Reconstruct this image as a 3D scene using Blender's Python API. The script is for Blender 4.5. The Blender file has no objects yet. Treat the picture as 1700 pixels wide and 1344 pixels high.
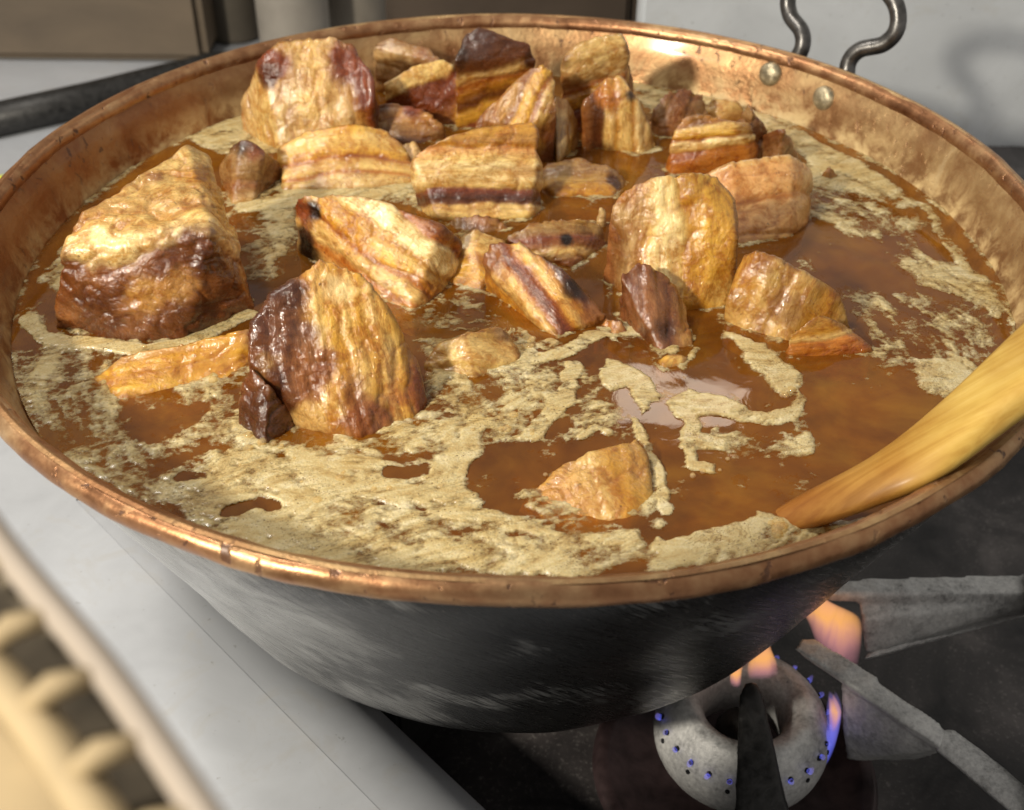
import bpy, bmesh, math, random
import numpy as np
from mathutils import Vector, Matrix

random.seed(7)
S = bpy.context.scene
COL = S.collection

# ------------------------------------------------------------------ camera, world, lamps, exposure
F_PX, CW, CH = 2002.47, 1700, 1344
CAM = np.array([-0.0008, -0.5045, 0.2697]); PITCH, ROLL = 0.6565, 0.0105
_F = np.array([0, math.cos(PITCH), -math.sin(PITCH)]); _R = np.array([1., 0, 0]); _U = np.cross(_R, _F)
_R2 = _R*math.cos(ROLL) + _U*math.sin(ROLL); _U2 = np.cross(_R2, _F)
cam = bpy.data.cameras.new('camera'); cam_o = bpy.data.objects.new('camera', cam); COL.objects.link(cam_o)
cam.sensor_width = 36; cam.lens = F_PX/CW*36; cam.clip_start = 0.02; cam.clip_end = 50
cam_o.matrix_world = Matrix(((_R2[0], _U2[0], -_F[0], CAM[0]), (_R2[1], _U2[1], -_F[1], CAM[1]), (_R2[2], _U2[2], -_F[2], CAM[2]), (0, 0, 0, 1)))
cam.dof.use_dof = True; cam.dof.focus_distance = 0.50; cam.dof.aperture_fstop = 12.5
S.camera = cam_o

def ray(px, py): return _F + _R2*(px-CW/2)/F_PX - _U2*(py-CH/2)/F_PX
def at(px, py, z):
    d = ray(px, py); return CAM + d*((z-CAM[2])/d[2])
def aty(px, py, y):
    d = ray(px, py); return CAM + d*((y-CAM[1])/d[1])
def project(P):
    d = P-CAM; w = d@_F
    return CW/2+F_PX*(d@_R2)/w, CH/2-F_PX*(d@_U2)/w

world = bpy.data.worlds.new('World'); S.world = world; world.use_nodes = True
world.node_tree.nodes['Background'].inputs[0].default_value = (1.0, 0.96, 0.90, 1)
world.node_tree.nodes['Background'].inputs[1].default_value = 0.40

def area_lamp(name, loc, target, sx, sy, power, col):
    l = bpy.data.lights.new(name, 'AREA'); l.shape = 'RECTANGLE'; l.size = sx; l.size_y = sy; l.energy = power; l.color = col
    o = bpy.data.objects.new(name, l); COL.objects.link(o); o.location = loc
    o.rotation_euler = (Vector(target)-Vector(loc)).to_track_quat('-Z', 'Y').to_euler(); return o
area_lamp('kitchen_lamp', (-.74, -.78, .60), (.05, .05, -.03), .09, .09, 17, (1, .92, .78))
area_lamp('overhead_fill', (-.75, .15, 1.35), (0, 0, 0), .2, .2, 12, (1, .94, .85))  # added overhead fill, lifts the dark broth and gives glints on the meat
area_lamp('hood_lamp', (0.155, .40, .36), (0.07, -.08, -.03), .12, .05, .12, (1, .88, .72))

S.view_settings.view_transform = 'Standard'; S.view_settings.look = 'None'
S.view_settings.exposure = 0; S.view_settings.gamma = 1
S.cycles.max_bounces = 8; S.cycles.use_denoising = True
S.cycles.caustics_reflective = False; S.cycles.caustics_refractive = False
S.cycles.sample_clamp_indirect = 4

# ------------------------------------------------------------------ helpers
def lin(c):
    c = np.array(c[:3], float)/255
    return np.where(c <= .04045, c/12.92, ((c+.055)/1.055)**2.4)

def hashn(ix, iy, iz, seed):
    h = (ix.astype(np.int64)*374761393 + iy.astype(np.int64)*668265263 + iz.astype(np.int64)*2147483647 + seed*1274126177) & 0xffffffff
    h = ((h ^ (h >> 13))*1274126177) & 0xffffffff
    h = ((h ^ (h >> 16))*2246822519) & 0xffffffff
    return ((h ^ (h >> 15)) & 0xffffff)/float(0xffffff)*2-1
def vnoise(P, seed=0):
    i = np.floor(P).astype(np.int64); f = P-i; f = f*f*f*(f*(f*6-15)+10)
    r = 0
    for dx in (0, 1):
        for dy in (0, 1):
            for dz in (0, 1):
                w = (f[:, 0] if dx else 1-f[:, 0])*(f[:, 1] if dy else 1-f[:, 1])*(f[:, 2] if dz else 1-f[:, 2])
                r = r + w*hashn(i[:, 0]+dx, i[:, 1]+dy, i[:, 2]+dz, seed)
    return r
def fbm(P, oct=4, seed=0, gain=.5):
    r = 0; a = 1; t = 0
    for k in range(oct):
        r = r + a*vnoise(P*(2.03**k)+k*17.3, seed+k*7); t += a; a *= gain
    return r/t
def sstep(a, b, x):
    t = np.clip((x-a)/(b-a), 0, 1); return t*t*(3-2*t)

def tag(o, label=None, cat=None, group=None, kind=None):
    for k, v in (('label', label), ('category', cat), ('group', group), ('kind', kind)):
        if v: o[k] = v
    return o
def empty(name, loc=(0, 0, 0)):
    o = bpy.data.objects.new(name, None); COL.objects.link(o); o.location = loc; o.empty_display_size = .02; return o
def link(name, me, mats, parent=None, smooth=True):
    o = bpy.data.objects.new(name, me); COL.objects.link(o)
    for m in (mats if isinstance(mats, (list, tuple)) else [mats]): me.materials.append(m)
    if smooth: me.polygons.foreach_set('use_smooth', [True]*len(me.polygons))
    if parent:
        o.parent = parent; o.matrix_parent_inverse = Matrix.Translation(parent.location).inverted()
    return o
def from_bm(name, bm, mats, parent=None, smooth=True):
    me = bpy.data.meshes.new(name); bmesh.ops.recalc_face_normals(bm, faces=bm.faces); bm.to_mesh(me); bm.free()
    return link(name, me, mats, parent, smooth)
def pydata(name, v, f, mats, parent=None, smooth=True):
    me = bpy.data.meshes.new(name); me.from_pydata([tuple(map(float, a)) for a in v], [], f); me.update()
    return link(name, me, mats, parent, smooth)
def lathe(prof, n=96, center=(0, 0, 0), closed=False):
    v, f = [], []; m = len(prof)
    for i in range(n):
        a = 2*math.pi*i/n
        for r, z in prof: v.append((center[0]+r*math.cos(a), center[1]+r*math.sin(a), center[2]+z))
    for i in range(n):
        for j in range(m if closed else m-1):
            j2 = (j+1) % m
            f.append((i*m+j, ((i+1) % n)*m+j, ((i+1) % n)*m+j2, i*m+j2))
    return v, f
def tube(path, rad, n=14, cap=True):
    path = [Vector(p) for p in path]; rads = rad if isinstance(rad, (list, tuple)) else [rad]*len(path)
    v, f = [], []; up = None
    for i, p in enumerate(path):
        t = (path[min(i+1, len(path)-1)]-path[max(i-1, 0)]).normalized()
        if up is None: up = t.orthogonal().normalized()
        up = (up-t*up.dot(t)).normalized(); b = t.cross(up)
        for k in range(n):
            a = 2*math.pi*k/n; v.append(p+(up*math.cos(a)+b*math.sin(a))*rads[i])
    for i in range(len(path)-1):
        for k in range(n): f.append((i*n+k, i*n+(k+1) % n, (i+1)*n+(k+1) % n, (i+1)*n+k))
    if cap: f.append(tuple(range(n-1, -1, -1))); f.append(tuple((len(path)-1)*n+k for k in range(n)))
    return v, f
def spline(pts, n=12):
    pts = [Vector(p) for p in pts]; out = []
    for i in range(len(pts)-1):
        p0, p1, p2, p3 = pts[max(i-1, 0)], pts[i], pts[i+1], pts[min(i+2, len(pts)-1)]
        for k in range(n):
            t = k/n
            out.append(.5*((2*p1)+(p2-p0)*t+(2*p0-5*p1+4*p2-p3)*t*t+(3*p1-p0-3*p2+p3)*t**3))
    out.append(pts[-1]); return out
def smooth_prof(p, n=6): return [(a.x, a.y) for a in spline([Vector((x, y, 0)) for x, y in p], n)]
def hull_bm(pts, bm=None):
    b = bmesh.new()
    for p in pts: b.verts.new(tuple(p))
    bmesh.ops.convex_hull(b, input=b.verts); 
    loose = [x for x in b.verts if not x.link_faces]
    bmesh.ops.delete(b, geom=loose, context='VERTS')
    bmesh.ops.recalc_face_normals(b, faces=b.faces)
    if bm is None: return b
    m = {v: bm.verts.new(v.co) for v in b.verts}
    for fa in b.faces: bm.faces.new([m[v] for v in fa.verts])
    b.free(); return bm
def remeshed(bm, voxel, smooth_iter):
    me = bpy.data.meshes.new('tmp'); bm.to_mesh(me); bm.free()
    o = bpy.data.objects.new('tmp', me); COL.objects.link(o)
    r = o.modifiers.new('r', 'REMESH'); r.mode = 'VOXEL'; r.voxel_size = voxel
    s = o.modifiers.new('s', 'SMOOTH'); s.factor = .6; s.iterations = smooth_iter
    dg = bpy.context.evaluated_depsgraph_get(); dg.update()
    out = bpy.data.meshes.new_from_object(o.evaluated_get(dg))
    bpy.data.objects.remove(o); bpy.data.meshes.remove(me); return out
def co_of(me):
    a = np.empty(len(me.vertices)*3, np.float32); me.vertices.foreach_get('co', a); return a.reshape(-1, 3).astype(float)
def no_of(me):
    a = np.empty(len(me.vertices)*3, np.float32); me.vertex_normals.foreach_get('vector', a); return a.reshape(-1, 3).astype(float)
def set_co(me, P): me.vertices.foreach_set('co', P.astype(np.float32).ravel()); me.update()
def set_attr(me, name, typ, A):
    at_ = me.attributes.new(name, typ, 'POINT')
    at_.data.foreach_set({'FLOAT': 'value', 'FLOAT_VECTOR': 'vector', 'FLOAT_COLOR': 'color'}[typ], A.astype(np.float32).ravel())

# ------------------------------------------------------------------ materials
class NT:
    def __init__(self, name):
        self.m = bpy.data.materials.new(name); self.m.use_nodes = True; self.t = self.m.node_tree
        self.b = self.t.nodes['Principled BSDF']; self.out = self.t.nodes['Material Output']
    def n(self, typ, ins=None, **kw):
        x = self.t.nodes.new('ShaderNode'+typ)
        for k, v in kw.items(): setattr(x, k, v)
        for k, v in (ins or {}).items(): self.put(x.inputs[k], v)
        return x
    def put(self, sock, v):
        if hasattr(v, 'is_output'): self.t.links.new(v, sock)
        elif hasattr(v, 'outputs'): self.t.links.new(v.outputs[0], sock)
        else:
            if sock.type == 'RGBA' and len(v) == 3: v = (*v, 1)
            sock.default_value = v
    def set(self, **kw):
        for k, v in kw.items(): self.put(self.b.inputs[k.replace('_', ' ')], v)
    def math(self, op, a, b=0.0, clamp=False):
        x = self.n('Math', operation=op, use_clamp=clamp); self.put(x.inputs[0], a); self.put(x.inputs[1], b); return x.outputs[0]
    def mix(self, fac, a, b, mode='MIX'):
        x = self.n('Mix', data_type='RGBA', blend_type=mode); self.put(x.inputs[0], fac); self.put(x.inputs[6], a); self.put(x.inputs[7], b); return x.outputs[2]
    def ramp(self, fac, stops):
        x = self.n('ValToRGB'); self.put(x.inputs[0], fac); e = x.color_ramp.elements
        while len(e) > 1: e.remove(e[-1])
        for i, (p, c) in enumerate(stops):
            q = e[0] if i == 0 else e.new(p)
            q.position = p; q.color = (*c, 1) if len(c) == 3 else c
        return x.outputs[0]
    def rng(self, v, a, b, c=0., d=1.):
        x = self.n('MapRange', {'Value': v, 'From Min': a, 'From Max': b, 'To Min': c, 'To Max': d}); return x.outputs[0]
    def pos(self): return self.n('NewGeometry').outputs['Position']
    def vmul(self, v, s):
        x = self.n('VectorMath', operation='MULTIPLY'); self.put(x.inputs[0], v); x.inputs[1].default_value = s; return x.outputs[0]
    def noise(self, vec, scale, detail=4, rough=.55, dist=0., out='Fac'):
        return self.n('TexNoise', {'Vector': vec, 'Scale': scale, 'Detail': detail, 'Roughness': rough, 'Distortion': dist}).outputs[out]
    def voro(self, vec, scale, feature='F1', out='Distance', rnd=1.):
        x = self.n('TexVoronoi', feature=feature); self.put(x.inputs['Vector'], vec); x.inputs['Scale'].default_value = scale; x.inputs['Randomness'].default_value = rnd; return x.outputs[out]
    def bump(self, h, strength, dist, normal=None):
        x = self.n('Bump', {'Height': h, 'Strength': strength, 'Distance': dist})
        if normal is not None: self.put(x.inputs['Normal'], normal)
        return x.outputs[0]

def grey(v): return (v, v, v)

def mat_meat():
    k = NT('roast_pork'); col = k.n('Attribute', attribute_name='col').outputs['Color']
    fu = k.n('Attribute', attribute_name='fuv').outputs['Vector']; wet = k.n('Attribute', attribute_name='glaze').outputs['Fac']
    fib = k.noise(k.vmul(fu, (80, 360, 360)), 1, 4, .6, 1.8)
    mot = k.noise(fu, 62, 5, .64, 1.6); mot2 = k.noise(fu, 230, 5, .68, 1.2)
    lump = k.noise(fu, 260, 1, .5, .6); grain = k.noise(fu, 480, 2, .55, .5)
    fs = k.n('Attribute', attribute_name='fibres').outputs['Fac']
    rough_area = k.rng(k.noise(fu, 42, 3, .5, .6), .40, .60)
    c = k.mix(fs, col, k.mix(1., col, k.mix(k.rng(fib, .28, .62), (.58, .50, .38), grey(1.10)), 'MULTIPLY'))
    br = k.math('MULTIPLY', k.rng(mot, .41, .58), k.rng(mot2, .34, .54))
    c = k.mix(k.math('MULTIPLY', br, .88), c, k.mix(1., c, (.60, .40, .17), 'MULTIPLY'))
    c = k.mix(k.rng(mot2, .54, .70, 0, .55), c, k.mix(1., c, (1.22, 1.18, 1.05), 'MULTIPLY'))
    c = k.mix(k.math('MULTIPLY', k.rng(k.noise(fu, 340, 3, .7), .66, .73), .7), c, (.07, .026, .009))
    k.set(Base_Color=c, Roughness=k.rng(mot2, .35, .65, .22, .40), Specular_IOR_Level=.5, Coat_Weight=k.math('MULTIPLY', wet, k.rng(k.noise(fu, 48, 3, .6, .5), .38, .58, .12, 1.)), Coat_Roughness=.06, Coat_IOR=1.55,
          Subsurface_Weight=.18, Subsurface_Radius=(.005, .003, .0012), Subsurface_Scale=1.)
    h = k.math('ADD', k.math('MULTIPLY', k.math('MULTIPLY', fib, fs), .7), k.math('MULTIPLY', k.math('MULTIPLY', lump, rough_area), 1.1))
    n1 = k.bump(k.math('ADD', h, k.math('MULTIPLY', k.math('MULTIPLY', mot2, rough_area), .7)), .55, .0012)
    k.set(Normal=k.bump(grain, .35, .0005, n1))
    k.put(k.b.inputs['Coat Normal'], k.bump(k.math('MULTIPLY', grain, k.rng(rough_area, 0, 1, .45, 1.)), .8, .0014, n1))
    return k.m

def mat_broth():
    k = NT('broth'); p = k.pos()
    n = k.noise(p, 14, 5, .6, 1.2); m = k.noise(p, 60, 4, .6, .8)
    c = k.ramp(k.math('ADD', k.math('MULTIPLY', n, .75), k.math('MULTIPLY', m, .25)), [(.30, (.11, .030, .003)), (.5, (.25, .088, .008)), (.70, (.42, .185, .018))])
    k.set(Base_Color=c, Roughness=.04, Specular_IOR_Level=.6, IOR=1.4, Coat_Weight=.6, Coat_Roughness=.03)
    rip = k.noise(p, 48, 3, .5, .8)
    k.set(Normal=k.bump(rip, .09, .002))
    tr = k.n('BsdfTransparent', {'Color': (.93, .68, .24)})
    mx = k.n('MixShader', {0: .45}); k.t.links.new(k.b.outputs[0], mx.inputs[1]); k.t.links.new(tr.outputs[0], mx.inputs[2])
    k.t.links.new(mx.outputs[0], k.out.inputs['Surface'])
    return k.m
def mat_murk():
    k = NT('murky_broth'); p = k.pos()
    k.set(Base_Color=k.ramp(k.noise(p, 16, 4, .6, .8), [(.35, (.085, .029, .003)), (.5, (.19, .085, .009)), (.68, (.40, .23, .03))]), Roughness=.8, Specular_IOR_Level=0.)
    return k.m
def mat_foam():
    k = NT('foam'); p = k.pos(); thick = k.n('Attribute', attribute_name='thick').outputs['Fac']
    rot = k.n('Mapping', {'Vector': p}); rot.inputs['Rotation'].default_value = (0, 0, -.32)
    big = k.noise(k.vmul(rot.outputs[0], (24, 44, 1)), 1, 6, .66, 3.4); fine = k.noise(p, 900, 3, .65)
    cloud = k.noise(p, 26, 4, .6, .8)
    c = k.ramp(big, [(.30, (.34, .22, .075)), (.42, (.50, .37, .16)), (.52, (.58, .47, .235)), (.62, (.64, .54, .31)), (.76, (.70, .62, .41))])
    c = k.mix(k.rng(cloud, .52, .72, 0, .55), c, (.54, .38, .13))
    c = k.mix(k.rng(fine, .35, .60, .4, 0), c, k.mix(1., c, (.70, .60, .42), 'MULTIPLY'))
    v = k.voro(p, 420); hole = k.math('MULTIPLY', k.rng(v, .10, .17, 1, 0), k.rng(k.noise(p, 100, 2), .46, .60))
    v2 = k.voro(p, 950); hole2 = k.math('MULTIPLY', k.rng(v2, .13, .25, 1, 0), k.rng(k.noise(p, 60, 2), .42, .60))
    hh = k.math('MAXIMUM', hole, hole2)
    c = k.mix(k.math('MULTIPLY', hh, .75), c, (.20, .10, .025))
    k.set(Base_Color=c, Roughness=.30, Specular_IOR_Level=.5, Coat_Weight=.35, Coat_Roughness=.12, Subsurface_Weight=.15, Subsurface_Radius=(.003, .002, .001), Subsurface_Scale=1.)
    h = k.math('SUBTRACT', k.math('ADD', k.math('MULTIPLY', k.voro(p, 950), -.5), k.math('MULTIPLY', fine, .4)), hh)
    k.set(Normal=k.bump(h, .45, .0006))
    lace = k.math('ADD', k.noise(p, 420, 4, .7), k.math('MULTIPLY', k.math('SUBTRACT', big, .5), 1.2))
    al = k.rng(k.math('ADD', thick, k.math('MULTIPLY', k.math('SUBTRACT', lace, .5), 1.0)), -.10, .62)
    al = k.math('MULTIPLY', k.math('POWER', al, .8), k.math('SUBTRACT', 1., k.math('MULTIPLY', hh, .35)))
    swirl = k.noise(k.vmul(rot.outputs[0], (20, 46, 1)), 1, 5, .6, 5.0); vein = k.rng(k.math('ABSOLUTE', k.math('SUBTRACT', swirl, .5)), .004, .030, 1, 0)
    vein = k.math('MULTIPLY', vein, k.rng(k.noise(p, 30, 3), .40, .56)); al = k.math('MULTIPLY', al, k.math('SUBTRACT', 1., k.math('MULTIPLY', vein, .35)))
    tr = k.n('BsdfTransparent', {'Color': (1., .95, .85)})
    mx = k.n('MixShader', {0: al}); k.t.links.new(tr.outputs[0], mx.inputs[1]); k.t.links.new(k.b.outputs[0], mx.inputs[2]); k.t.links.new(mx.outputs[0], k.out.inputs['Surface'])
    return k.m
def mat_copper_in():
    k = NT('stained_copper'); p = k.pos()
    sx = k.n('SeparateXYZ', {0: p}); ang = k.n('Math', operation='ARCTAN2'); k.put(ang.inputs[0], sx.outputs[1]); k.put(ang.inputs[1], sx.outputs[0])
    cyl = k.n('CombineXYZ', {0: ang.outputs[0], 1: sx.outputs[2], 2: 0.})
    big = k.noise(p, 16, 5, .6, .8); mid = k.noise(p, 70, 5, .65, .4)
    c = k.ramp(k.math('ADD', k.math('MULTIPLY', big, .6), k.math('MULTIPLY', mid, .4)), [(.32, (.22, .085, .03)), (.45, (.36, .19, .08)), (.58, (.50, .33, .155)), (.72, (.62, .48, .28))])
    fleck = k.noise(k.vmul(cyl.outputs[0], (60, 170, 1)), 1, 5, .7, .8)
    fm = k.math('MULTIPLY', k.rng(fleck, .60, .66), k.rng(k.noise(p, 22, 2), .42, .6))
    c = k.mix(k.math('MULTIPLY', fm, .8), c, (.10, .035, .012))
    c = k.mix(k.rng(sx.outputs[0], -.235, -.06, .75, 0), c, k.mix(1., c, (.62, .40, .30), 'MULTIPLY'))  # left side darker and redder: shade painted in along with the copper's own tint
    # dried scum line just above the broth
    scum = k.math('MULTIPLY', k.rng(sx.outputs[2], -.030, -.0165, 1, 0), k.rng(mid, .42, .62))
    c = k.mix(k.math('MULTIPLY', scum, .75), c, (.62, .46, .22))
    met = k.math('SUBTRACT', .70, k.math('MAXIMUM', k.math('MULTIPLY', fm, .6), k.math('MULTIPLY', scum, .7)))
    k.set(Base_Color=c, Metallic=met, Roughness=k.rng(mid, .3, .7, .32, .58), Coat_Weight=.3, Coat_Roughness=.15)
    h = k.math('ADD', mid, k.math('MULTIPLY', fm, -.6)); h = k.math('ADD', h, k.math('MULTIPLY', k.noise(p, 420, 3), .4))
    h = k.math('ADD', h, k.math('MULTIPLY', k.voro(p, 75, 'SMOOTH_F1'), .5))
    k.set(Normal=k.bump(h, .38, .0015))
    return k.m
def mat_rim():
    k = NT('copper_rim'); p = k.pos()
    big = k.noise(p, 14, 4, .6, .5); mid = k.noise(p, 90, 5, .65)
    c = k.ramp(k.math('ADD', k.math('MULTIPLY', big, .5), k.math('MULTIPLY', mid, .5)), [(.32, (.16, .065, .028)), (.47, (.33, .16, .075)), (.60, (.47, .28, .14)), (.74, (.66, .48, .28))])
    pit = k.math('MULTIPLY', k.rng(k.noise(p, 150, 3, .6, .5), .61, .67), k.rng(k.noise(p, 20, 2), .36, .5))
    c = k.mix(k.math('MULTIPLY', pit, .85), c, (.06, .018, .006))
    k.set(Base_Color=c, Metallic=k.math('SUBTRACT', .8, k.math('MULTIPLY', pit, .7)), Roughness=k.rng(mid, .3, .7, .28, .5))
    k.set(Normal=k.bump(k.math('SUBTRACT', k.math('MULTIPLY', mid, .8), pit), .45, .0012))
    return k.m
def mat_soot():
    k = NT('sooty_pan_outside'); p = k.pos()
    sx = k.n('SeparateXYZ', {0: p}); ang = k.n('Math', operation='ARCTAN2'); k.put(ang.inputs[0], sx.outputs[1]); k.put(ang.inputs[1], sx.outputs[0])
    cyl = k.n('CombineXYZ', {0: ang.outputs[0], 1: sx.outputs[2], 2: 0.}).outputs[0]
    rot = k.n('Mapping', {'Vector': cyl}); rot.inputs['Rotation'].default_value = (0, 0, .22)
    scr = k.noise(k.vmul(rot.outputs[0], (14, 420, 1)), 1, 6, .72, .6)
    big = k.noise(p, 18, 5, .6, .5)
    bare = k.rng(k.math('ADD', k.math('ADD', k.math('MULTIPLY', scr, .34), k.math('MULTIPLY', big, .62)), k.rng(sx.outputs[0], -.16, -.02, .28, -.06)), .48, .80)
    c = k.mix(bare, (.007, .0066, .006), (.56, .56, .55))
    spk = k.rng(k.noise(p, 700, 3, .7), .64, .72); c = k.mix(k.math('MULTIPLY', spk, .35), c, (.3, .28, .25))
    k.set(Base_Color=c, Metallic=k.math('MULTIPLY', bare, .8), Roughness=k.rng(scr, .3, .7, .18, .40), Specular_IOR_Level=.6)
    k.set(Normal=k.bump(k.math('ADD', scr, k.math('ADD', k.math('MULTIPLY', spk, .6), k.math('MULTIPLY', k.voro(p, 42, 'SMOOTH_F1'), 2.2))), .30, .0012))
    return k.m
def mat_metal(name, base, rough, metal=1., scale=120, var=.35, bump=.15, streak=(1, 1, 1)):
    k = NT(name); p = k.vmul(k.pos(), streak); n = k.noise(p, scale, 5, .6, .3)
    c = k.mix(k.rng(n, .3, .7), tuple(x*(1-var) for x in base), tuple(min(1, x*(1+var)) for x in base))
    k.set(Base_Color=c, Metallic=metal, Roughness=k.rng(n, .3, .7, rough*.8, min(1, rough*1.25)))
    k.set(Normal=k.bump(n, bump, .001)); return k.m
def mat_worktop(name, base, stain):
    k = NT(name); p = k.pos(); n = k.noise(p, 9, 5, .6, .6); sm = k.noise(p, 34, 5, .65, 1.)
    c = k.mix(k.rng(n, .3, .7), tuple(x*.86 for x in base), tuple(min(1, x*1.08) for x in base))
    c = k.mix(k.math('MULTIPLY', k.rng(sm, .54, .72), .5), c, stain)
    c = k.mix(k.math('MULTIPLY', k.rng(k.noise(p, 170, 3, .7), .67, .72), .5), c, tuple(x*.5 for x in stain))
    k.set(Base_Color=c, Metallic=.2, Roughness=k.rng(sm, .3, .7, .34, .55), Normal=k.bump(sm, .06, .001)); return k.m
def mat_iron():
    k = NT('ashy_cast_iron'); p = k.pos(); n = k.noise(p, 60, 5, .65, .5); g = k.noise(p, 420, 4, .7)
    c = k.ramp(k.math('ADD', k.math('MULTIPLY', n, .5), k.math('MULTIPLY', g, .5)), [(.32, (.20, .197, .193)), (.45, (.50, .497, .49)), (.58, (.70, .695, .68)), (.70, (.86, .85, .83))])
    k.set(Base_Color=c, Metallic=.2, Roughness=k.rng(g, .3, .7, .34, .6), Normal=k.bump(k.math('ADD', n, g), .35, .0012)); return k.m
def mat_dark_plate():
    k = NT('black_burner_tray'); p = k.pos(); n = k.noise(p, 14, 4, .6, .5); g = k.noise(p, 420, 3, .75)
    c = k.ramp(n, [(.35, (.012, .011, .012)), (.55, (.05, .044, .044)), (.72, (.13, .115, .112))])
    c = k.mix(k.math('MULTIPLY', k.math('MULTIPLY', k.rng(g, .55, .70), .4), k.rng(n, .36, .58)), c, (.34, .32, .30))
    k.set(Base_Color=c, Roughness=k.rng(g, .3, .7, .35, .6), Metallic=.2, Normal=k.bump(g, .3, .001)); return k.m
def mat_wood():
    k = NT('oiled_wood'); fu = k.n('Attribute', attribute_name='fuv').outputs['Vector']; w = k.n('Attribute', attribute_name='soak').outputs['Fac']
    g = k.noise(k.vmul(fu, (9, 220, 220)), 1, 5, .6, .6); b = k.noise(fu, 30, 4)
    dry = k.ramp(g, [(.3, (.46, .27, .05)), (.5, (.58, .38, .085)), (.7, (.66, .46, .13))])
    wetc = k.ramp(g, [(.3, (.22, .078, .012)), (.5, (.33, .13, .02)), (.7, (.42, .19, .035))])
    c = k.mix(w, dry, wetc); c = k.mix(k.rng(b, .35, .65, .75, 0), c, k.mix(1., c, (.62, .45, .28), 'MULTIPLY'))
    k.set(Base_Color=c, Roughness=k.rng(b, .3, .7, .5, .7), Specular_IOR_Level=.3, Coat_Weight=k.math('MULTIPLY', w, .2), Coat_Roughness=.22, Normal=k.bump(g, .35, .001)); return k.m
def mat_plain(name, base, rough=.6, metal=0., var=.2, scale=20, spec=.4):
    k = NT(name); n = k.noise(k.pos(), scale, 4, .55, .3)
    k.set(Base_Color=k.mix(k.rng(n, .3, .7), tuple(x*(1-var) for x in base), tuple(min(1, x*(1+var)) for x in base)), Roughness=rough, Metallic=metal, Specular_IOR_Level=spec); return k.m
def mat_flame(name, stops, strength, alpha):
    k = NT(name); h = k.n('Attribute', attribute_name='h').outputs['Fac']
    n = k.noise(k.vmul(k.pos(), (90, 90, 25)), 1, 3, .5, .5)
    c = k.ramp(k.math('ADD', k.math('MULTIPLY', h, .75), k.math('MULTIPLY', n, .3)), stops)
    em = k.n('Emission', {'Color': c, 'Strength': strength}); tr = k.n('BsdfTransparent')
    al = k.n('Attribute', attribute_name='al').outputs['Fac']
    mx = k.n('MixShader', {0: k.math('MULTIPLY', k.math('MULTIPLY', k.rng(n, .25, .6, .45, 1.), al), alpha)}); k.t.links.new(tr.outputs[0], mx.inputs[1]); k.t.links.new(em.outputs[0], mx.inputs[2])
    k.t.links.new(mx.outputs[0], k.out.inputs['Surface']); return k.m

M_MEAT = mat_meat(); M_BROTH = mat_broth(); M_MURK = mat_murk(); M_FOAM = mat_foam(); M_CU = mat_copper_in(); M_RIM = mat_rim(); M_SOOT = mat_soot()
M_HANDLE = mat_metal('forged_iron', (.13, .125, .12), .34, .85, 160, .4, .25)
M_RIVET = mat_metal('rivet_steel', (.42, .36, .24), .42, .7, 260, .5, .5)
M_STEEL = mat_worktop('steel_wall', (.74, .77, .80), (.60, .60, .58))
M_APRON = mat_worktop('worktop_steel', (.50, .52, .555), (.43, .42, .40))
M_IRON = mat_iron(); M_TRAY = mat_dark_plate(); M_WOOD = mat_wood()
M_BLACKIRON = mat_metal('black_iron', (.03, .029, .028), .45, .5, 200, .5, .4)

# ------------------------------------------------------------------ setting: worktop, burner tray, walls
LIQ = -0.032
def slab(name, poly, z0, z1, mat, parent=None, bev=0):
    bm = bmesh.new(); n = len(poly)
    b = [bm.verts.new((p[0], p[1], z0)) for p in poly]; t = [bm.verts.new((p[0], p[1], z1)) for p in poly]
    bm.faces.new(b[::-1]); bm.faces.new(t)
    for i in range(n): bm.faces.new((b[i], b[(i+1) % n], t[(i+1) % n], t[i]))
    if bev:
        eds = [e for e in bm.edges if all(abs(v.co.z-z1) < 1e-6 for v in e.verts)]
        bmesh.ops.bevel(bm, geom=eds, offset=bev, segments=8, affect='EDGES')
    o = from_bm(name, bm, mat, parent, smooth=bool(bev))
    if bev:
        for pl in o.data.polygons: pl.use_smooth = abs(pl.normal.z) < .97
    return o
def box(name, x0, x1, y0, y1, z0, z1, mat, parent=None, bev=.003):
    bm = bmesh.new(); bmesh.ops.create_cube(bm, size=1)
    for v in bm.verts: v.co = Vector(((x0+x1)/2+v.co.x*(x1-x0), (y0+y1)/2+v.co.y*(y1-y0), (z0+z1)/2+v.co.z*(z1-z0)))
    if bev: bmesh.ops.bevel(bm, geom=bm.edges[:], offset=bev, segments=2, affect='EDGES')
    return from_bm(name, bm, mat, parent, smooth=False)

e0, e1 = at(420, 1130, -.2), at(630, 1344, -.2); ed = (e1-e0)/np.linalg.norm(e1-e0)
far0, far1 = e0-ed*.18, e1+ed*.5
tag(slab('worktop', [(-1.6, -.9), (far1[0], -.9), (far1[0], far1[1]), (far0[0], far0[1]), (far0[0], .95), (-1.6, .95)], -.275, -.2, M_APRON), kind='structure')
LR = .055; no_ = np.array([-ed[1], ed[0], 0]); no_ /= np.linalg.norm(no_); vv, ff = [], []
for p_ in (far0, far1):
    for k_ in range(15):
        a_ = math.pi/2*k_/14; vv.append(p_+no_*(LR*math.sin(a_)-.0012)+np.array([0, 0, LR*(math.cos(a_)-1)-.0002]))
    vv.append(p_-no_*.0012+np.array([0, 0, -LR]))
for k_ in range(15): ff.append((k_, k_+1, 16+k_+1, 16+k_))
lip = pydata('worktop_fade_lip', vv, [f_[::-1] for f_ in ff], M_APRON); lip['kind'] = 'structure'  # rounded edge added so the shading fades softly to dark
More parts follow.
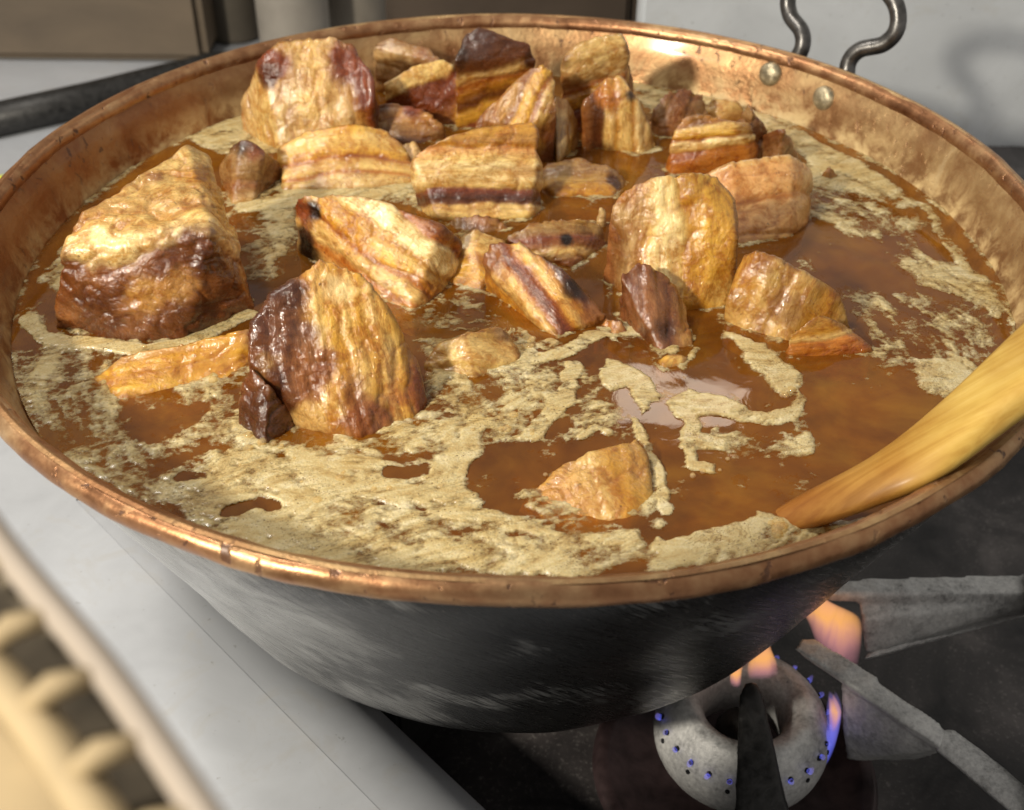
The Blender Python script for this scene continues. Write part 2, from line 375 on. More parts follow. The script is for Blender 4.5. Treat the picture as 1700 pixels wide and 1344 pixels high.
tag(slab('burner_tray', [(-.35, -.9), (1.2, -.9), (1.2, .455), (-.35, .455)], -.32, -.285, M_TRAY), kind='structure')
tag(box('back_wall', .095, 1.3, .42, .45, -.28, .30, M_STEEL, bev=.004), kind='structure')
M_DARKWALL = mat_plain('dark_back_panel', (.075, .055, .04), .5, .1, .3, 8)
tag(box('rear_wall', -1.6, 1.3, .96, .99, -.3, .6, mat_plain('rear_wall_paint', (.22, .19, .15), .7, 0, .2, 4)), kind='structure')
tag(box('back_shelf', .03, 1.2, .33, .419, -.28, -.165, M_TRAY), kind='structure')

# ------------------------------------------------------------------ the copper pan
pan = tag(empty('copper_pan', (0, 0, -.2)), 'large round copper pan with sooty outside standing on the gas burner', 'pan')
outp = [(.2445, -.004), (.2405, -.012), (.2345, -.032), (.2025, -.1), (.181, -.148), (.1715, -.168), (.160, -.182), (.140, -.192), (.10, -.197), (.05, -.1985), (0.0005, -.199)]
inp = [(.2468, .0016), (.2450, .0019), (.2434, .0008), (.2418, -.003), (.2376, -.012), (.2318, -.032), (.1995, -.1), (.178, -.147), (.168, -.166), (.156, -.179), (.138, -.188), (.10, -.193), (0.0005, -.195)]
def dense(p, n=5):
    o = []
    for a, b in zip(p[:-1], p[1:]):
        for k in range(n): t = k/n; o.append((a[0]+(b[0]-a[0])*t, a[1]+(b[1]-a[1])*t))
    return o+[p[-1]]
def warp_round(P, amp):
    a = np.arctan2(P[:, 1], P[:, 0]); r = np.hypot(P[:, 0], P[:, 1])
    q = np.stack([np.cos(a)*3, np.sin(a)*3, P[:, 2]*30], 1)
    s = 1+amp*fbm(q, 3, 5)/np.maximum(r, .05)
    P = P.copy(); P[:, 0] *= s; P[:, 1] *= s; return P
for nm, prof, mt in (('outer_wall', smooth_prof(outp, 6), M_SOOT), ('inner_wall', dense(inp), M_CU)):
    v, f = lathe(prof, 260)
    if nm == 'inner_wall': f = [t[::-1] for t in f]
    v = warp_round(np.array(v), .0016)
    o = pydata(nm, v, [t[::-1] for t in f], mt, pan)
    if nm == 'outer_wall': o['label'] = 'soot blackened outside of the pan'
rp = [(.2452+.0048*math.cos(a), -.0035+.0050*math.sin(a)) for a in np.linspace(0, 2*math.pi, 18, endpoint=False)]
v, f = lathe(rp, 420, closed=True); v = np.array(v)
th = np.arctan2(v[:, 1], v[:, 0]); q = np.stack([np.cos(th)*9, np.sin(th)*9, v[:, 2]*60], 1)
v = warp_round(v, .0016); v[:, 2] += .0007*fbm(q, 3, 9); rr = 1+.0022*fbm(q*2.2, 3, 19); v[:, 0] *= rr; v[:, 1] *= rr
pydata('rolled_rim', v, f, M_RIM, pan)

# loop handle and its two rivets at the back right
def rim_at(px, py, z=-.01):
    p = at(px, py, z); return p
ha = math.atan2(*(at(1352, 97, .003)[:2][::-1])); er = Vector((math.cos(ha), math.sin(ha), 0)); et = Vector((-math.sin(ha), math.cos(ha), 0))
hb = .2535
def HP(t, r, z): return er*(hb+r)+et*t+Vector((0, 0, z))
hpts = [HP(-.0190, -.001, -.030), HP(-.0188, .000, -.010), HP(-.0160, .003, .002), HP(-.0200, .006, .010), HP(-.0320, .010, .016), HP(-.0365, .013, .026), HP(-.0300, .016, .038), HP(-.0120, .018, .046),
        HP(.0120, .018, .046), HP(.0300, .016, .038), HP(.0365, .013, .026), HP(.0320, .010, .016), HP(.0200, .006, .010), HP(.0160, .003, .002), HP(.0188, .000, -.010), HP(.0190, -.001, -.030)]
v, f = tube(spline(hpts, 10), .0047, 16)
pydata('loop_handle', v, f, M_HANDLE, pan)['label'] = 'dark forged iron loop handle'
for (px, py) in ((1278, 123), (1367, 163)):
    c = aty(px, py, 0); d = ray(px, py)
    # where the sight line meets the inner wall cone
    best = None
    for t in np.linspace(.4, 1.1, 2800):
        p = CAM+d*t; r = math.hypot(p[0], p[1]); zr = np.interp(-p[2], [.0035, .012, .032, .1], [.2405, .2375, .2318, .1995])
        if p[1] > 0 and r >= zr: best = p; break
    nrm = Vector((-best[0], -best[1], .04)).normalized()
    prof = [(.0002, .0030), (.0038, .0027), (.0060, .0017), (.0070, .0004), (.0072, -.0015)]
    v, f = lathe(prof, 20); qn = Vector((0, 0, 1)).rotation_difference(nrm)
    v = [qn @ Vector(x)+Vector(best) for x in v]
    pydata('rivet', v, f, M_RIVET, pan)

# ------------------------------------------------------------------ pork
PAL = {k: lin(c) for k, c in dict(fat=(232, 200, 124), fatw=(248, 228, 168), cream=(218, 186, 116), yel=(218, 170, 66), gold=(194, 140, 48), amber=(172, 104, 34), lean=(150, 100, 56), brown=(116, 70, 36),
       dark=(82, 46, 22), char=(32, 19, 11), red=(130, 66, 30), pink=(222, 172, 108), grey=(208, 178, 124), greyd=(156, 122, 76), olive=(178, 140, 66), tan=(196, 150, 80), orange=(186, 118, 44)).items()}
DROP = -.024
def mp(t): return at(t[0], t[1], LIQ+t[2]/1000)
def meat_mesh(name, d, seed):
    bm = bmesh.new()
    for hl in d['hulls']:
        pts = [mp(t) for t in hl]; pts += [np.array((p[0], p[1], LIQ+DROP)) for p in pts]
        hull_bm(pts, bm)
    me = remeshed(bm, d.get('vox', .00105), d.get('sm', 5))
    P = co_of(me); N = no_of(me)
    ctr = P.mean(0)
    a, b = mp(d['lay'][0]), mp(d['lay'][1]); ax = b-a; L = np.linalg.norm(ax); V = ax/L
    if 'fib' in d: U = mp(d['fib'][1])-mp(d['fib'][0])
    else: U = np.cross(V, np.array([0, 0, 1.])); U = U if np.linalg.norm(U) > .2 else np.array([1., 0, 0])
    U = U-V*(U@V); U /= np.linalg.norm(U); W = np.cross(U, V)
    fuv = np.stack([(P-a)@U, (P-a)@V, (P-a)@W], 1)+seed*.31
    wq = d.get('warp', .05)
    t = (P-a)@V/L + 1.9*wq*fbm(P*34+seed, 3, seed)+ wq*.35*vnoise(fuv*np.array([60, 200, 200]), seed+3)+.018*fbm(P*210, 3, seed+7)
    st = d['stops']; xs = [s[0] for s in st]; cs = np.array([PAL[s[1]] for s in st])
    col = np.stack([np.interp(t, xs, cs[:, k]) for k in range(3)], 1)
    rel = np.interp(t, xs, [{'fat': 1, 'fatw': 1.2, 'cream': .9, 'yel': .6, 'pink': .6, 'grey': .6}.get(s[1], 0) if s[1] not in ('dark', 'char', 'brown', 'amber') else -.4 for s in st])
    gl = np.full(len(P), d.get('glaze', .85))
    lf = d.get('lump', 1.)
    disp = lf*(.0014*fbm(P*30+seed*3, 2, seed+1) + .0006*fbm(P*85+seed, 2, seed+11))
    fibn = fbm(fuv*np.array([35, 210, 210]), 2, seed+5); disp += d.get('ridge', 1.)*.0005*fibn
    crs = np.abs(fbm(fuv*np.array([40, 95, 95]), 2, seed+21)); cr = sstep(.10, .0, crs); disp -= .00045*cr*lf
    cls = [{'fat': 0, 'fatw': 0, 'cream': 0, 'yel': 1, 'gold': 1, 'tan': 1, 'olive': 1, 'grey': 0, 'pink': 0, 'greyd': 2}.get(q_[1], 3) for q_ in st]
    cuts = [xs[0]-.12]+[(xs[k_]+xs[k_+1])/2 for k_ in range(len(xs)-1) if cls[k_] != cls[k_+1]]+[xs[-1]+.12]
    bi = np.clip(np.searchsorted(cuts, t)-1, 0, len(cuts)-2); c0_ = np.array(cuts)[bi]; c1_ = np.array(cuts)[bi+1]
    sl = np.clip((t-c0_)/(c1_-c0_), 0, 1); wid = np.minimum((c1_-c0_)*L, .02)
    if len(cuts) > 3: disp += d.get('bulge', 1.)*(.10*wid*(1-np.abs(2*sl-1)**3)-.0006)
    disp += .0005*rel
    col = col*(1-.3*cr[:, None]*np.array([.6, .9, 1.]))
    E_ = np.empty(len(me.edges)*2, np.int32); me.edges.foreach_get('vertices', E_); E_ = E_.reshape(-1, 2)
    deg = np.bincount(E_.ravel(), minlength=len(P)).astype(float)[:, None]; Q_ = P.copy()
    for _ in range(7):
        A_ = np.zeros_like(Q_)
        for k_ in range(3): A_[:, k_] = np.bincount(E_[:, 0], Q_[E_[:, 1], k_], len(P))+np.bincount(E_[:, 1], Q_[E_[:, 0], k_], len(P))
        Q_ = A_/deg
    conv = ((P-Q_)*N).sum(1)
    we = sstep(.00020, .0006, conv*(1+.9*fbm(P*60+3, 3, seed+61)))*d.get('edge', .72)
    col = col*(1-we[:, None])+(col*.28+PAL['amber']*.34)*we[:, None]
    for pt in d.get('patch', []):
        c = mp(pt[:3]); r = pt[3]/1000; s = pt[5] if len(pt) > 5 else 1.
        q = np.linalg.norm(P-c, axis=1)/r + .42*fbm(P*130+seed, 4, seed+31)
        w = s*sstep(1.15, .55, q); col = col*(1-w[:, None])+PAL[pt[4]]*w[:, None]
        if pt[4] in ('lean', 'brown', 'dark', 'red'): gl = np.maximum(gl, w*.95)
        if pt[4] == 'char': gl = gl*(1-.6*w)
        if pt[4] in ('brown', 'dark', 'lean'): disp += w*(.0015*np.abs(fbm(P*170, 3, seed+41))-.0006)
    # browned ridges and corners of the roast
    edge = sstep(.25, .75, fbm(P*38+9, 3, seed+51)*.5+.5); col = col*(1-.22*edge[:, None]*np.array([.35, .75, 1.]))
    disp *= sstep(LIQ-.006, LIQ+.001, P[:, 2])*.7+.3
    set_co(me, P+N*disp[:, None])
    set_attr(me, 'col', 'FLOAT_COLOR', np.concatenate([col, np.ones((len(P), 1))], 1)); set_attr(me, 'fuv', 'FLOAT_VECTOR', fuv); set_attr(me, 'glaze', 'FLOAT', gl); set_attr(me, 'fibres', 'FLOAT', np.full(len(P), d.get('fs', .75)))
    return me

PIECES = []
def pork(name, label, hulls, lay, stops, patch=(), fib=None, parts=(), **kw):
    d = dict(hulls=hulls, lay=lay, stops=stops, patch=list(patch), **kw)
    if fib: d['fib'] = fib
    PIECES.append((name, label, d, parts))

pork('pork_chunk', 'biggest pork block by the left pan wall, pale fat top and lumpy brown front',
     [[(135, 350, 48), (310, 238, 52), (345, 252, 46), (105, 418, 38), (96, 470, 22), (350, 395, 42), (92, 542, 0), (180, 562, 0), (300, 564, 0), (417, 508, 0), (402, 432, 20), (375, 330, 35)]],
     ((230, 320, 52), (250, 560, 0)), [(0, 'cream'), (.12, 'tan'), (.16, 'fat'), (.38, 'fatw'), (.44, 'lean'), (.6, 'brown'), (.8, 'lean'), (1, 'brown')],
     [(378, 360, 32, 14, 'yel', .9), (340, 300, 44, 11, 'gold', .8), (400, 460, 12, 9, 'tan'), (325, 425, 36, 17, 'brown'), (120, 450, 26, 12, 'brown'), (300, 470, 22, 9, 'tan', .7), (240, 485, 20, 10, 'tan', .8), (170, 520, 8, 14, 'dark', .7), (330, 520, 8, 12, 'dark', .6), (260, 290, 50, 5, 'red', .7), (350, 430, 32, 8, 'dark', .8)],
     fib=((135, 350, 48), (310, 238, 52)), lump=2.0, glaze=.75, warp=.11)
pork('pork_nub', 'small rounded brown nub with charred tip right of the biggest block',
     [[(365, 272, 10), (380, 242, 22), (405, 231, 27), (440, 248, 22), (466, 272, 8), (462, 300, 0), (420, 335, 0), (385, 341, 0), (368, 305, 2)]],
     ((415, 235, 26), (415, 335, 0)), [(0, 'dark'), (.25, 'greyd'), (.6, 'greyd'), (.8, 'lean'), (1, 'grey')], [(398, 243, 26, 7, 'char'), (425, 250, 24, 8, 'red'), (450, 285, 6, 9, 'brown', .7)], lump=1.2)
pork('pork_chunk', 'greyish knuckle of pork with dark red corners at the back left',
     [[(438, 100, 44), (470, 75, 50), (555, 57, 55), (585, 72, 50), (622, 130, 38), (620, 165, 28), (602, 215, 8), (540, 252, 0), (470, 252, 0), (405, 215, 0), (397, 172, 16), (420, 138, 30)]],
     ((400, 160, 25), (620, 150, 30)), [(0, 'grey'), (.2, 'cream'), (.4, 'grey'), (.55, 'fat'), (.75, 'grey'), (.85, 'tan'), (.93, 'red'), (1, 'dark')],
     [(452, 108, 43, 12, 'red'), (445, 125, 38, 8, 'dark', .7), (590, 95, 48, 18, 'red'), (612, 140, 36, 14, 'red'), (585, 205, 10, 8, 'red'), (560, 190, 16, 8, 'gold'), (500, 200, 20, 10, 'greyd', .6)], fib=((480, 80, 50), (470, 250, 0)), lump=1.9, ridge=1.6)
pork('pork_slab', 'pale yellow fat slab floating in front of the greyish knuckle',
     [[(464, 242, 14), (500, 220, 20), (580, 206, 25), (640, 215, 20), (668, 242, 12), (702, 290, 2), (690, 302, 0), (600, 313, 0), (470, 316, 0), (460, 272, 4)]],
     ((575, 206, 25), (575, 320, 0)), [(0, 'yel'), (.2, 'fat'), (.42, 'yel'), (.48, 'amber'), (.53, 'tan'), (.66, 'fat'), (.70, 'orange'), (.76, 'cream'), (1, 'grey')], [(655, 235, 15, 6, 'amber', .6)], lump=.7, fs=.35, glaze=.85)
pork('pork_chunk', 'dull beige chunk at the very back behind the red wedge',
     [[(620, 72, 30), (650, 61, 33), (715, 80, 28), (738, 105, 22), (700, 132, 10), (640, 150, 0), (620, 112, 8)]],
     ((660, 62, 32), (660, 150, 0)), [(0, 'greyd'), (.3, 'grey'), (.7, 'greyd'), (1, 'tan')], [(700, 95, 24, 8, 'lean', .7)])
pork('pork_wedge', 'reddish wedge with pale fat crest and burnt black corner near the back',
     [[(638, 138, 26), (690, 108, 33), (735, 97, 35), (762, 108, 32), (802, 150, 18), (808, 165, 10), (785, 207, 0), (760, 202, 0), (680, 175, 0), (655, 148, 14)]],
     ((700, 104, 34), (735, 195, 2)), [(0, 'fat'), (.28, 'fat'), (.34, 'red'), (.7, 'red'), (1, 'lean')],
     [(665, 130, 29, 9, 'fat'), (700, 116, 32, 9, 'fat'), (730, 108, 33, 7, 'fat'), (780, 150, 20, 9, 'gold'), (775, 180, 9, 9, 'gold'), (762, 108, 32, 5, 'char'), (806, 158, 13, 6, 'char')])
pork('pork_block', 'dark cornered block with yellow bands, topmost at the back rim',
     [[(755, 98, 42), (773, 55, 52), (795, 43, 56), (835, 62, 51), (880, 72, 47), (893, 105, 36), (887, 118, 28), (872, 142, 10), (800, 152, 6), (765, 132, 22)]],
     ((830, 52, 52), (838, 150, 5)), [(0, 'dark'), (.14, 'brown'), (.22, 'cream'), (.27, 'amber'), (.33, 'gold'), (.40, 'brown'), (.46, 'yel'), (.55, 'yel'), (.60, 'red'), (.8, 'lean'), (1, 'red')], [(772, 68, 49, 11, 'dark'), (760, 95, 41, 8, 'char', .7), (885, 100, 38, 6, 'dark')], fib=((780, 100, 40), (890, 95, 40)))
pork('pork_shred', 'low brown shred wedged between the knuckle and the banded middle block',
     [[(600, 187, 12), (640, 166, 19), (700, 178, 16), (742, 207, 8), (700, 238, 0), (620, 236, 0), (600, 208, 3)]],
     ((660, 168, 18), (660, 236, 0)), [(0, 'lean'), (.4, 'tan'), (.7, 'greyd'), (1, 'brown')], [(685, 180, 15, 8, 'red'), (635, 175, 16, 6, 'dark', .6)], lump=1.5)
pork('pork_chunk', 'tilted amber chunk leaning behind the banded middle block',
     [[(788, 202, 20), (880, 112, 48), (900, 105, 51), (921, 118, 46), (926, 180, 30), (922, 258, 3), (895, 264, 0), (880, 208, 22), (800, 218, 8)]],
     ((820, 140, 40), (925, 190, 28)), [(0, 'lean'), (.3, 'tan'), (.42, 'lean'), (.48, 'yel'), (.62, 'yel'), (.68, 'amber'), (.74, 'cream'), (.88, 'olive'), (1, 'brown')], [(905, 225, 18, 8, 'brown', .8)], fib=((890, 110, 50), (800, 205, 15)))
pork('pork_block', 'middle block with stacked fat bands and one dark brown stripe',
     [[(686, 265, 26), (700, 245, 31), (750, 222, 37), (800, 212, 37), (885, 200, 39), (894, 215, 36), (893, 300, 13), (898, 345, 0), (880, 362, 0), (730, 370, 0), (711, 330, 8), (690, 287, 18)]],
     ((800, 212, 37), (806, 368, 0)), [(0, 'yel'), (.17, 'tan'), (.22, 'gold'), (.26, 'pink'), (.36, 'fat'), (.42, 'fatw'), (.5, 'cream'), (.55, 'fatw'), (.63, 'fat'), (.66, 'red'), (.74, 'dark'), (.79, 'brown'), (.82, 'cream'), (.95, 'fat'), (1, 'olive')],
     fib=((700, 290, 15), (893, 275, 20)), ridge=2.0, warp=.03)
pork('pork_cube', 'squared cube with cream top and rust brown side at the back rim',
     [[(934, 97, 44), (960, 75, 50), (1030, 57, 55), (1042, 80, 49), (1051, 132, 24), (1030, 152, 10), (970, 168, 5), (948, 147, 16), (940, 118, 34)]],
     ((985, 64, 53), (1002, 155, 10)), [(0, 'cream'), (.28, 'grey'), (.34, 'amber'), (.40, 'yel'), (.5, 'yel'), (.54, 'red'), (.72, 'amber'), (1, 'red')], [(1045, 110, 34, 6, 'dark', .8), (938, 105, 42, 4, 'dark', .7)], fib=((940, 110, 40), (1045, 95, 42)))
pork('pork_strip', 'ribbed pale strip with a black burnt spot below the rust brown cube',
     [[(968, 167, 28), (1000, 132, 37), (1030, 123, 39), (1050, 150, 34), (1077, 200, 16), (1093, 246, 0), (1060, 254, 0), (988, 244, 0), (970, 207, 10)]],
     ((968, 205, 12), (1092, 195, 14)), [(0, 'lean'), (.12, 'dark'), (.22, 'brown'), (.27, 'fat'), (.38, 'cream'), (.42, 'gold'), (.47, 'fat'), (.6, 'fat'), (.64, 'gold'), (.69, 'fatw'), (.85, 'cream'), (1, 'greyd')],
     [(1050, 158, 33, 6, 'char'), (1010, 158, 31, 8, 'orange'), (1020, 165, 30, 3, 'dark'), (1015, 138, 37, 7, 'gold', .7)], fib=((1020, 128, 38), (1045, 248, 0)), ridge=1.8, warp=.03)
pork('pork_lump', 'dull brown lump near the back wall right of the ribbed strip',
     [[(1084, 182, 14), (1105, 150, 24), (1135, 139, 27), (1166, 155, 20), (1177, 187, 9), (1140, 227, 0), (1098, 227, 0)]],
     ((1100, 160, 22), (1170, 200, 5)), [(0, 'greyd'), (.4, 'lean'), (.7, 'greyd'), (1, 'tan')], [(1125, 155, 24, 8, 'brown', .6)], lump=1.4)
pork('pork_cube', 'amber cube with cream fat top below the dull brown lump',
     [[(1112, 237, 16), (1125, 200, 27), (1150, 187, 31), (1246, 203, 29), (1256, 225, 20), (1256, 257, 4), (1222, 283, 0), (1118, 287, 0)]],
     ((1180, 190, 30), (1186, 285, 0)), [(0, 'gold'), (.10, 'lean'), (.16, 'fat'), (.30, 'yel'), (.35, 'amber'), (.39, 'fatw'), (.5, 'fat'), (.54, 'orange'), (.8, 'orange'), (1, 'amber')], [(1160, 195, 30, 6, 'dark', .5), (1240, 212, 27, 7, 'greyd', .8)], fib=((1120, 235, 18), (1255, 228, 20)), lump=.7)
pork('meat_shard', 'upright dark meat shard at the right corner of the amber cube',
     [[(1222, 197, 26), (1242, 168, 38), (1250, 185, 34), (1282, 225, 16), (1268, 240, 6), (1240, 228, 12)]], ((1240, 170, 36), (1262, 238, 8)), [(0, 'greyd'), (.4, 'brown'), (1, 'greyd')], fib=((1242, 168, 38), (1262, 238, 8)), sm=3, ridge=1.6)
pork('meat_shard', 'low dark meat shard between the amber cube and the pan wall',
     [[(1252, 252, 2), (1262, 222, 18), (1290, 218, 22), (1302, 212, 26), (1325, 262, 2), (1292, 274, 0)]], ((1262, 220, 18), (1322, 262, 2)), [(0, 'brown'), (.5, 'greyd'), (1, 'lean')], fib=((1302, 212, 26), (1290, 272, 0)), sm=3, ridge=1.6)
pork('pork_chunk', 'smooth pinkish chunk behind the big golden chunk',
     [[(1172, 292, 22), (1215, 272, 29), (1310, 259, 31), (1342, 280, 22), (1350, 306, 12), (1338, 370, 1), (1312, 392, 0), (1225, 404, 0), (1200, 385, 0), (1180, 335, 8)]],
     ((1240, 265, 30), (1270, 400, 0)), [(0, 'cream'), (.12, 'pink'), (.45, 'pink'), (.5, 'orange'), (.55, 'pink'), (.85, 'pink'), (1, 'tan')], [(1335, 300, 16, 9, 'grey', .8), (1325, 340, 8, 9, 'tan', .7)], lump=.9, ridge=.2, glaze=.95, fs=.15, edge=.3)
pork('pork_chunk', 'big golden chunk with smooth yellow rind in the middle right',
     [[(1010, 347, 38), (1035, 312, 46), (1065, 298, 51), (1150, 286, 55), (1190, 295, 51), (1216, 330, 42), (1223, 400, 28), (1219, 455, 13), (1200, 505, 0), (1130, 514, 0), (1080, 482, 6), (1030, 432, 16)]],
     ((1012, 395, 26), (1222, 380, 32)), [(0, 'lean'), (.08, 'greyd'), (.25, 'grey'), (.32, 'tan'), (.38, 'fat'), (.5, 'fatw'), (.56, 'fat'), (.60, 'gold'), (.75, 'yel'), (1, 'gold')],
     [(1050, 350, 38, 11, 'grey', .8), (1040, 320, 45, 8, 'tan'), (1190, 480, 5, 10, 'cream', .6), (1150, 292, 54, 9, 'olive', .6)], fib=((1110, 292, 53), (1150, 510, 0)), glaze=.75, fs=.6, warp=.09,
     parts=[('lean_strands', 'fibrous dark brown lean hanging into the broth', dict(hulls=[[(1028, 455, 22), (1060, 428, 27), (1110, 452, 20), (1140, 510, 6), (1150, 572, 0), (1100, 584, 0), (1056, 550, 1), (1034, 490, 10)]],
        lay=((1035, 500, 10), (1140, 500, 10)), stops=[(0, 'brown'), (.4, 'lean'), (.7, 'brown'), (1, 'tan')], patch=[(1090, 555, 2, 9, 'dark')], fib=((1065, 435, 25), (1110, 580, 0)), ridge=2.4, lump=1.4))])
pork('pork_chunk', 'olive gold chunk with a pointed skin flap at the right',
     [[(1208, 492, 12), (1235, 424, 28), (1260, 417, 33), (1290, 428, 31), (1350, 465, 23), (1392, 490, 14), (1417, 547, 0), (1310, 567, 0), (1240, 547, 0), (1210, 522, 0)]],
     ((1225, 450, 22), (1400, 520, 8)), [(0, 'olive'), (.15, 'gold'), (.25, 'cream'), (.4, 'olive'), (.55, 'cream'), (.7, 'olive'), (.85, 'gold'), (1, 'olive')],
     [(1240, 515, 4, 12, 'cream', .8), (1265, 440, 30, 8, 'lean', .6), (1300, 510, 12, 9, 'greyd', .6)], fib=((1260, 420, 32), (1320, 570, 0)), lump=1.2, fs=.6, warp=.12, glaze=.85, bulge=.35,
     parts=[('skin_flap', 'pointed amber skin flap', dict(hulls=[[(1308, 556, 9), (1360, 518, 16), (1412, 542, 6), (1454, 583, .6), (1400, 590, 0), (1310, 590, 0)]], lay=((1360, 520, 15), (1372, 590, 0)), stops=[(0, 'olive'), (.4, 'gold'), (.55, 'cream'), (.62, 'orange'), (1, 'amber')], fib=((1310, 570, 5), (1452, 582, 1)), lump=.6, sm=4))])
pork('pork_rib', 'browned rib slab with white fat ridge left of centre',
     [[(486, 337, 24), (500, 322, 31), (560, 319, 35), (640, 335, 35), (732, 375, 27), (767, 402, 15), (757, 440, 5), (722, 492, 0), (685, 514, 0), (620, 482, 2), (520, 422, 4), (495, 402, 6), (490, 360, 17)]],
     ((668, 338, 34), (590, 470, 3)), [(0, 'lean'), (.12, 'amber'), (.17, 'fatw'), (.36, 'fatw'), (.42, 'gold'), (.48, 'fat'), (.58, 'yel'), (.66, 'amber'), (.72, 'fat'), (.82, 'cream'), (.88, 'orange'), (1, 'cream')],
     [(512, 350, 25, 6, 'char'), (495, 345, 24, 8, 'red'), (512, 392, 10, 7, 'dark'), (500, 425, 2, 9, 'char'), (505, 375, 18, 6, 'red', .7), (700, 480, 3, 9, 'amber', .7), (590, 380, 24, 8, 'gold', .6)], fib=((520, 340, 28), (745, 420, 10)), warp=.07)
pork('pork_chunk', 'front left chunk with golden striped face and dark glossy shoulder',
     [[(533, 424, 53), (600, 453, 47), (642, 505, 38), (692, 590, 17), (709, 660, 3), (692, 694, 0), (600, 727, 0), (553, 718, 1), (480, 652, 14), (410, 597, 26), (417, 540, 36), (450, 490, 44), (505, 465, 48)]],
     ((415, 590, 27), (690, 545, 28)), [(0, 'brown'), (.2, 'dark'), (.3, 'lean'), (.38, 'gold'), (.44, 'fat'), (.52, 'yel'), (.57, 'gold'), (.62, 'fat'), (.72, 'yel'), (.8, 'cream'), (.92, 'yel'), (1, 'red')],
     [(460, 500, 43, 14, 'dark'), (428, 545, 35, 9, 'char', .8), (470, 570, 30, 17, 'brown'), (520, 610, 22, 12, 'lean'), (610, 700, 3, 13, 'red', .9), (585, 650, 12, 9, 'lean', .8), (560, 480, 44, 8, 'fatw', .7), (660, 660, 6, 8, 'amber', .8), (520, 690, 4, 9, 'cream', .9), (450, 610, 20, 7, 'cream', .6), (600, 570, 27, 10, 'gold', .5)],
     fib=((560, 445, 48), (650, 690, 3)), glaze=.85, warp=.07,
     parts=[('lean_end', 'dark brown lean end dipping into the foam', dict(hulls=[[(393, 642, 14), (415, 606, 25), (447, 640, 20), (494, 690, 3), (484, 712, 0), (440, 741, 0), (393, 707, 0)]], lay=((400, 640, 16), (480, 700, 2)), stops=[(0, 'brown'), (.5, 'dark'), (1, 'brown')], patch=[(430, 700, 4, 12, 'dark')], glaze=.95, lump=1.6))])
pork('pork_rib', 'striped rib piece with charred edge lying at the centre',
     [[(800, 432, 16), (812, 404, 23), (860, 399, 25), (932, 445, 21), (1008, 520, 5), (1002, 537, 0), (925, 560, 0), (880, 533, 0), (812, 472, 3)]],
     ((925, 428, 22), (848, 505, 2)), [(0, 'char'), (.10, 'dark'), (.18, 'gold'), (.3, 'fat'), (.4, 'yel'), (.46, 'amber'), (.52, 'red'), (.62, 'brown'), (.68, 'amber'), (.75, 'fat'), (.92, 'cream'), (1, 'gold')], [(815, 435, 15, 8, 'lean'), (950, 480, 14, 5, 'char', .8), (980, 530, 2, 8, 'lean', .7)], fib=((830, 415, 20), (975, 535, 3)), warp=.06)
pork('pork_slab', 'low brown slab just behind the striped centre rib',
     [[(832, 392, 10), (880, 367, 16), (960, 361, 15), (1002, 370, 10), (1008, 402, 1), (950, 447, 0), (880, 412, 3)]],
     ((920, 362, 15), (930, 440, 0)), [(0, 'olive'), (.3, 'greyd'), (.45, 'red'), (.6, 'lean'), (.75, 'cream'), (1, 'amber')], [(940, 397, 9, 4, 'char')], fib=((840, 390, 10), (1000, 385, 8)))
pork('pork_scrap', 'golden scrap between the rib slab and the centre rib',
     [[(738, 468, 0), (768, 392, 14), (790, 381, 17), (842, 396, 12), (815, 442, 4), (800, 484, 0)]], ((795, 384, 16), (770, 475, 0)), [(0, 'cream'), (.35, 'fat'), (.45, 'gold'), (.75, 'yel'), (1, 'gold')])
pork('pork_scrap', 'foam covered pale scrap right of the front left chunk',
     [[(700, 612, 0), (730, 570, 8), (770, 549, 15), (830, 539, 13), (852, 560, 6), (862, 597, 0), (790, 628, 0)]], ((790, 545, 14), (790, 625, 0)), [(0, 'olive'), (.4, 'cream'), (.7, 'fat'), (1, 'olive')], [(835, 550, 10, 6, 'greyd')], lump=1.5)
pork('pork_piece', 'glistening tan piece half sunk alone at the front of the broth',
     [[(866, 835, -2), (892, 800, 2), (935, 768, 5), (1000, 746, 8), (1060, 724, 8), (1078, 755, 5), (1088, 842, -1), (1050, 868, -1), (960, 874, -1), (900, 862, -3), (858, 850, -8)]],
     ((900, 790, 8), (1090, 780, 6)), [(0, 'gold'), (.3, 'tan'), (.5, 'cream'), (.66, 'gold'), (1, 'olive')], [(960, 815, 3, 13, 'tan', .5), (1040, 720, 17, 8, 'lean', .5)], fib=((930, 745, 14), (980, 870, 0)), glaze=1., lump=1.5, fs=.15, edge=.35, sm=10, bulge=0.)
pork('pork_slab', 'sunken yellow slab under the biggest block at the left',
     [[(148, 628, 0), (200, 590, 5), (300, 565, 8), (415, 543, 9), (418, 602, 0), (380, 628, 0), (200, 664, 0)]], ((290, 560, 8), (300, 650, 0)), [(0, 'cream'), (.25, 'tan'), (.35, 'yel'), (.6, 'gold'), (.8, 'yel'), (1, 'gold')], [(360, 570, 6, 12, 'yel', .8)], fib=((160, 620, 2), (415, 560, 6)), glaze=1., lump=1.3, fs=.2)
pork('pork_piece', 'sunken olive brown mound behind the big golden chunk',
     [[(892, 292, 3), (905, 270, 9), (960, 261, 11), (1010, 275, 8), (1042, 302, 0), (1020, 327, 0), (920, 327, 0)]], ((960, 262, 10), (965, 325, 0)), [(0, 'olive'), (.4, 'greyd'), (.7, 'olive'), (1, 'gold')], [(1020, 305, 2, 5, 'dark')], glaze=.8)
